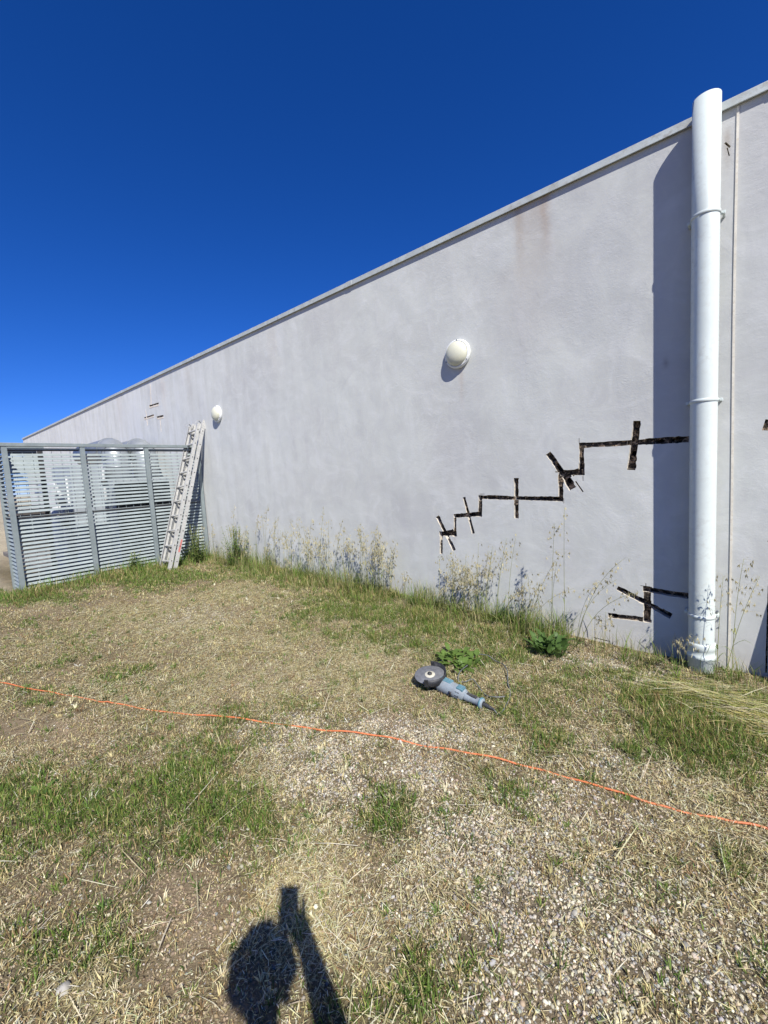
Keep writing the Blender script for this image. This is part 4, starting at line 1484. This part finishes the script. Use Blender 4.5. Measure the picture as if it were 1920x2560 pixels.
def oat(i, bx, by, tx, ty, tz):
    b0 = Vector((bx, by, gz1(bx, by) - .01))
    tp = Vector((tx, ty, tz))
    if i == 24: lab, grp = 'tallest lone wild oat with a straight straw stem right of the dock plant', None
    elif i == 26: lab, grp = 'wild oat leaning far right towards the low grooves beside the downpipe', None
    elif i == 27: lab, grp = 'low arching wild oat bent right with its head over the lowest groove', None
    elif bx > -.9 and bx < -.2: lab, grp = 'short wild oat at the wall foot between low grooves and downpipe', 'short wild oats left of the downpipe'
    elif bx >= -.2: lab, grp = 'wild oat growing right of the downpipe in front of the joint strip', 'wild oats right of the downpipe'
    elif bx > -2.9: lab, grp = 'dry wild oat at the wall foot under the lower stepped grooves', 'wild oats under the stepped grooves'
    elif bx > -7.3: lab, grp = 'pale wild oat along the wall between the bushy weed and the stepped grooves', 'wild oats along the far wall'
    else: lab, grp = 'wild oat in the fence corner behind the ladder', 'wild oats behind the ladder'
    root = thing('wild_oat', lab, 'wild oat', tuple(b0), grp)
    H = (tp - b0).length
    side = (tp - b0).copy()
    side.z = 0
    leanamt = side.length / H
    ctrl = b0 + Vector((0, 0, H * (.55 if leanamt < .3 else .62))) + side * .22 + Vector((random.gauss(0, .012), random.gauss(0, .012), 0))
    P = [b0 * (1 - t) ** 2 + ctrl * (2 * t * (1 - t)) + tp * t * t for t in np.linspace(0, 1, 11)]
    culms = [(P, .0026)]
    # one or two lesser culms from the same root
    heads = [(P, 1.0)]
    for k in range(random.choice((0, 1, 1, 2))):
        q = tp + Vector((random.gauss(0, .12), random.gauss(0, .05), -random.uniform(.08, .35) * H))
        q.y = min(q.y, WALL_Y - .03)
        c2 = b0 + Vector((0, 0, (q.z - b0.z) * .6)) + (q - b0) * .1
        P2 = [b0 * (1 - t) ** 2 + c2 * (2 * t * (1 - t)) + q * t * t for t in np.linspace(0, 1, 9)]
        culms.append((P2, .0022))
        heads.append((P2, .75))
    for P_, r_ in culms:
        st = MB()
        st.tube(P_, list(np.linspace(r_, r_ * .4, len(P_))), 5)
        st.build('stem', M['stalk'], root)
    for P_, k in heads:
        hd = MB()
        n = len(P_)
        for j in range(int(13 * k) + random.randint(0, 6)):
            t = random.uniform(.62, 1.0)
            q = P_[int(t * (n - 1))].lerp(P_[min(n - 1, int(t * (n - 1)) + 1)], random.random())
            a = random.uniform(0, 6.283)
            L = random.uniform(.02, .075) * (1.25 - .7 * (t - .62) / .38)
            e = q + Vector((math.cos(a) * L, math.sin(a) * L * .6, random.uniform(.0, .03)))
            e.y = min(e.y, WALL_Y - .02)
            e2 = e + Vector((math.cos(a) * .008, 0, -random.uniform(.006, .02)))
            hd.tube([q, q.lerp(e, .6) + Vector((0, 0, .008)), e, e2], .0006, 3, False)
            d = Vector((random.gauss(0, .25), random.gauss(0, .25), -1)).normalized()
            s = d.cross(Vector((math.cos(a + 1), math.sin(a + 1), 0))).normalized()
            l = random.uniform(.026, .040)
            for g in (-1, 1):
                dd_ = (d + s * g * .22).normalized()
                nn_ = dd_.cross(s) * .0028
                w = s * .0044
                m = e2 + dd_ * l * .4
                hd.add([e2, m - w + nn_, m + w + nn_, m - nn_ * .6, e2 + dd_ * l], [(0, 1, 2), (1, 4, 2), (0, 3, 1), (0, 2, 3), (1, 3, 4), (3, 2, 4)])
        hd.build('seed_head', M['husk'], root)
    for k in range(random.randint(2, 4)):
        lf = MB()
        t = random.uniform(.02, .5)
        q = P[int(t * 10)]
        a = random.uniform(0, 6.283)
        L = random.uniform(.10, .26) * min(1, H / .7)
        d = Vector((math.cos(a), math.sin(a) * .7, 0))
        s = Vector((-d.y, d.x, 0)) * random.uniform(.0025, .0045)
        pts = [q + d * (L * u * .75) + Vector((0, 0, L * (1.0 * u - 1.05 * u * u * random.uniform(.8, 1.25)))) for u in np.linspace(0, 1, 6)]
        for p_ in pts: p_.y = min(p_.y, WALL_Y - .02)
        vs = []
        for j, p_ in enumerate(pts):
            ww = (1, 1.1, 1, .8, .5, .05)[j]
            vs += [p_ - s * ww, p_ + s * ww]
        lf.add(vs, [(2 * j, 2 * j + 1, 2 * j + 3, 2 * j + 2) for j in range(5)], True)
        lf.build('leaf', M['oatleaf'] if random.random() < .6 else M['stalk'], root)


for i, q in enumerate(OATS): oat(i, *q)
for i in range(52):
    x = random.choice((random.uniform(-6.9, -3.2), random.uniform(-2.6, -1.55), random.choice((-5.2, -4.75, -4.3, -3.85, -3.5)) + random.gauss(0, .12)))
    y = WALL_Y - random.uniform(.08, .32)
    oat(60 + i, x, y, x + random.gauss(.04, .12), y + random.uniform(-.05, .03), gz1(x, y) + random.uniform(.42, .92) * (1 if x < -3 else .8))


# ------------------------------------------------------------------ broad leaved weeds
def rosette(name, label, cat, x, y, n, L, W, mat, rise=(.3, 1.1), clump=0.0):
    z = gz1(x, y)
    root = thing(name, label, cat, (x, y, z))
    for k in range(n):
        a = random.uniform(0, 6.283)
        e = random.uniform(*rise)
        l = L * random.uniform(.55, 1.1)
        w = W * random.uniform(.7, 1.15)
        d = Vector((math.cos(a), math.sin(a), 0))
        s = Vector((-d.y, d.x, 0))
        a0 = random.uniform(0, 6.283)
        cr = clump * math.sqrt(random.random())
        bx_, by_ = x + cr * math.cos(a0), y + cr * math.sin(a0)
        b0 = Vector((bx_, by_, gz1(bx_, by_) + random.random() * clump * .25)) + d * random.uniform(0, L * .25) + s * random.gauss(0, L * .08)
        m = MB()
        vs, fs = [], []
        K = 8
        for j in range(K + 1):
            u = j / K
            ang = e - 1.0 * u * u
            p_ = b0 + d * (l * (u * math.cos(e) + .12 * u * u)) + Vector((0, 0, l * (u * math.sin(e) - .42 * u * u))) + s * (l * .10 * math.sin(k * 1.7) * u * u)
            ww = w * (math.sin(math.pi * min(1, .06 + .94 * u) ** .75) ** .8 if u > .2 else .12 + u * 1.2) * (1 + .16 * random.uniform(-1, 1))
            if j == K: ww = .0005
            ww *= 1 + .30 * math.sin(j * 2.6 + k)
            up_ = Vector((0, 0, .18 * ww))
            vs += [p_ - s * ww + up_, p_, p_ + s * ww + up_]
        for j in range(K):
            fs += [(3 * j, 3 * j + 1, 3 * j + 4, 3 * j + 3), (3 * j + 1, 3 * j + 2, 3 * j + 5, 3 * j + 4)]
        m.add(vs, fs, True)
        m.build('leaf', mat, root)


rosette('broadleaf_weed', 'bright green broad leaved weed just behind the angle grinder', 'weed', -1.78, 2.95, 90, .125, .024, M['weed'], (.25, 1.35), .15)
rosette('dock_weed', 'green upright dock plant by the wall below the tall oat', 'weed', -1.23, 3.56, 64, .25, .022, M['weed_dark'], (.95, 1.5), .10)
rosette('rosette_weed', 'low yellowish green weed in the grass left of the photographer shadow', 'weed', -2.86, .37, 26, .085, .013, M['weed'], (.15, .9))


def bushy(name, label, x, y, H, n, mat, spread):
    z = gz1(x, y)
    root = thing(name, label, 'weed', (x, y, z))
    st = MB()
    fo = MB()
    for k in range(n):
        a = random.uniform(0, 6.283)
        r = spread * random.random()
        tp = Vector((x + math.cos(a) * r, min(WALL_Y - .04, y + math.sin(a) * r), z + H * random.uniform(.5, 1.05)))
        b0 = Vector((x + math.cos(a) * r * .3, y + math.sin(a) * r * .3, z))
        P = [b0.lerp(tp, t) + Vector((0, 0, .04 * math.sin(t * 3))) for t in np.linspace(0, 1, 6)]
        st.tube(P, .0022, 4)
        for j in range(34):
            t = random.uniform(.12, 1)
            q = b0.lerp(tp, t)
            a2 = random.uniform(0, 6.283)
            d = Vector((math.cos(a2), math.sin(a2), random.uniform(-.3, .9))).normalized()
            l = random.uniform(.03, .075) * (1.15 - .5 * t)
            s = d.cross(Vector((0, 0, 1))).normalized() * l * .17
            q2 = q + d * l
            q2.y = min(q2.y, WALL_Y - .02)
            fo.add([q, q.lerp(q2, .45) - s, q.lerp(q2, .45) + s, q2 - Vector((0, 0, l * .2))], [(0, 1, 2), (1, 3, 2)])
    st.build('stem', M['stalk'], root)
    fo.build('foliage', mat, root)


bushy('bushy_weed', 'tall green leafy weed at the wall just right of the fence corner', -6.75, 3.84, .74, 46, M['weed'], .30)
bushy('corner_weed', 'mixed green and straw coloured weed in the corner behind the ladder foot', -7.72, 3.62, .72, 36, M['oatleaf'], .28)
bushy('fence_weed', 'green weed clump against the middle of the louvre fence', -7.98, 2.62, .36, 12, M['weed'], .22)
for k, (x, y) in enumerate(((-7.62, 3.70), (-7.55, 3.86))):
    oat(40 + k, x, y, x + .05, y, gz1(x, y) + .75)

# one larger stone near the bottom left of the view
bm = bmesh.new()
bmesh.ops.create_icosphere(bm, subdivisions=3, radius=1)
for w in bm.verts:
    n_ = vnoise(np.array([w.co.x * 1.7 + 9]), np.array([w.co.y * 1.7 + w.co.z + 4]))[0]
    w.co *= .8 + .4 * n_
st_c = Vector((-1.64, .20, gz1(-1.64, .20)))
m = MB()
bm.verts.index_update()
m.add([st_c + Vector((w.co.x * .024, w.co.y * .019, w.co.z * .014 + .006)) for w in bm.verts], [[w.index for w in q_.verts] for q_ in bm.faces], True)
bm.free()
so = m.build('stone', M['stone'], None, tuple(st_c))
tag(so, 'single larger grey stone half buried in the straw at lower left', 'stone')
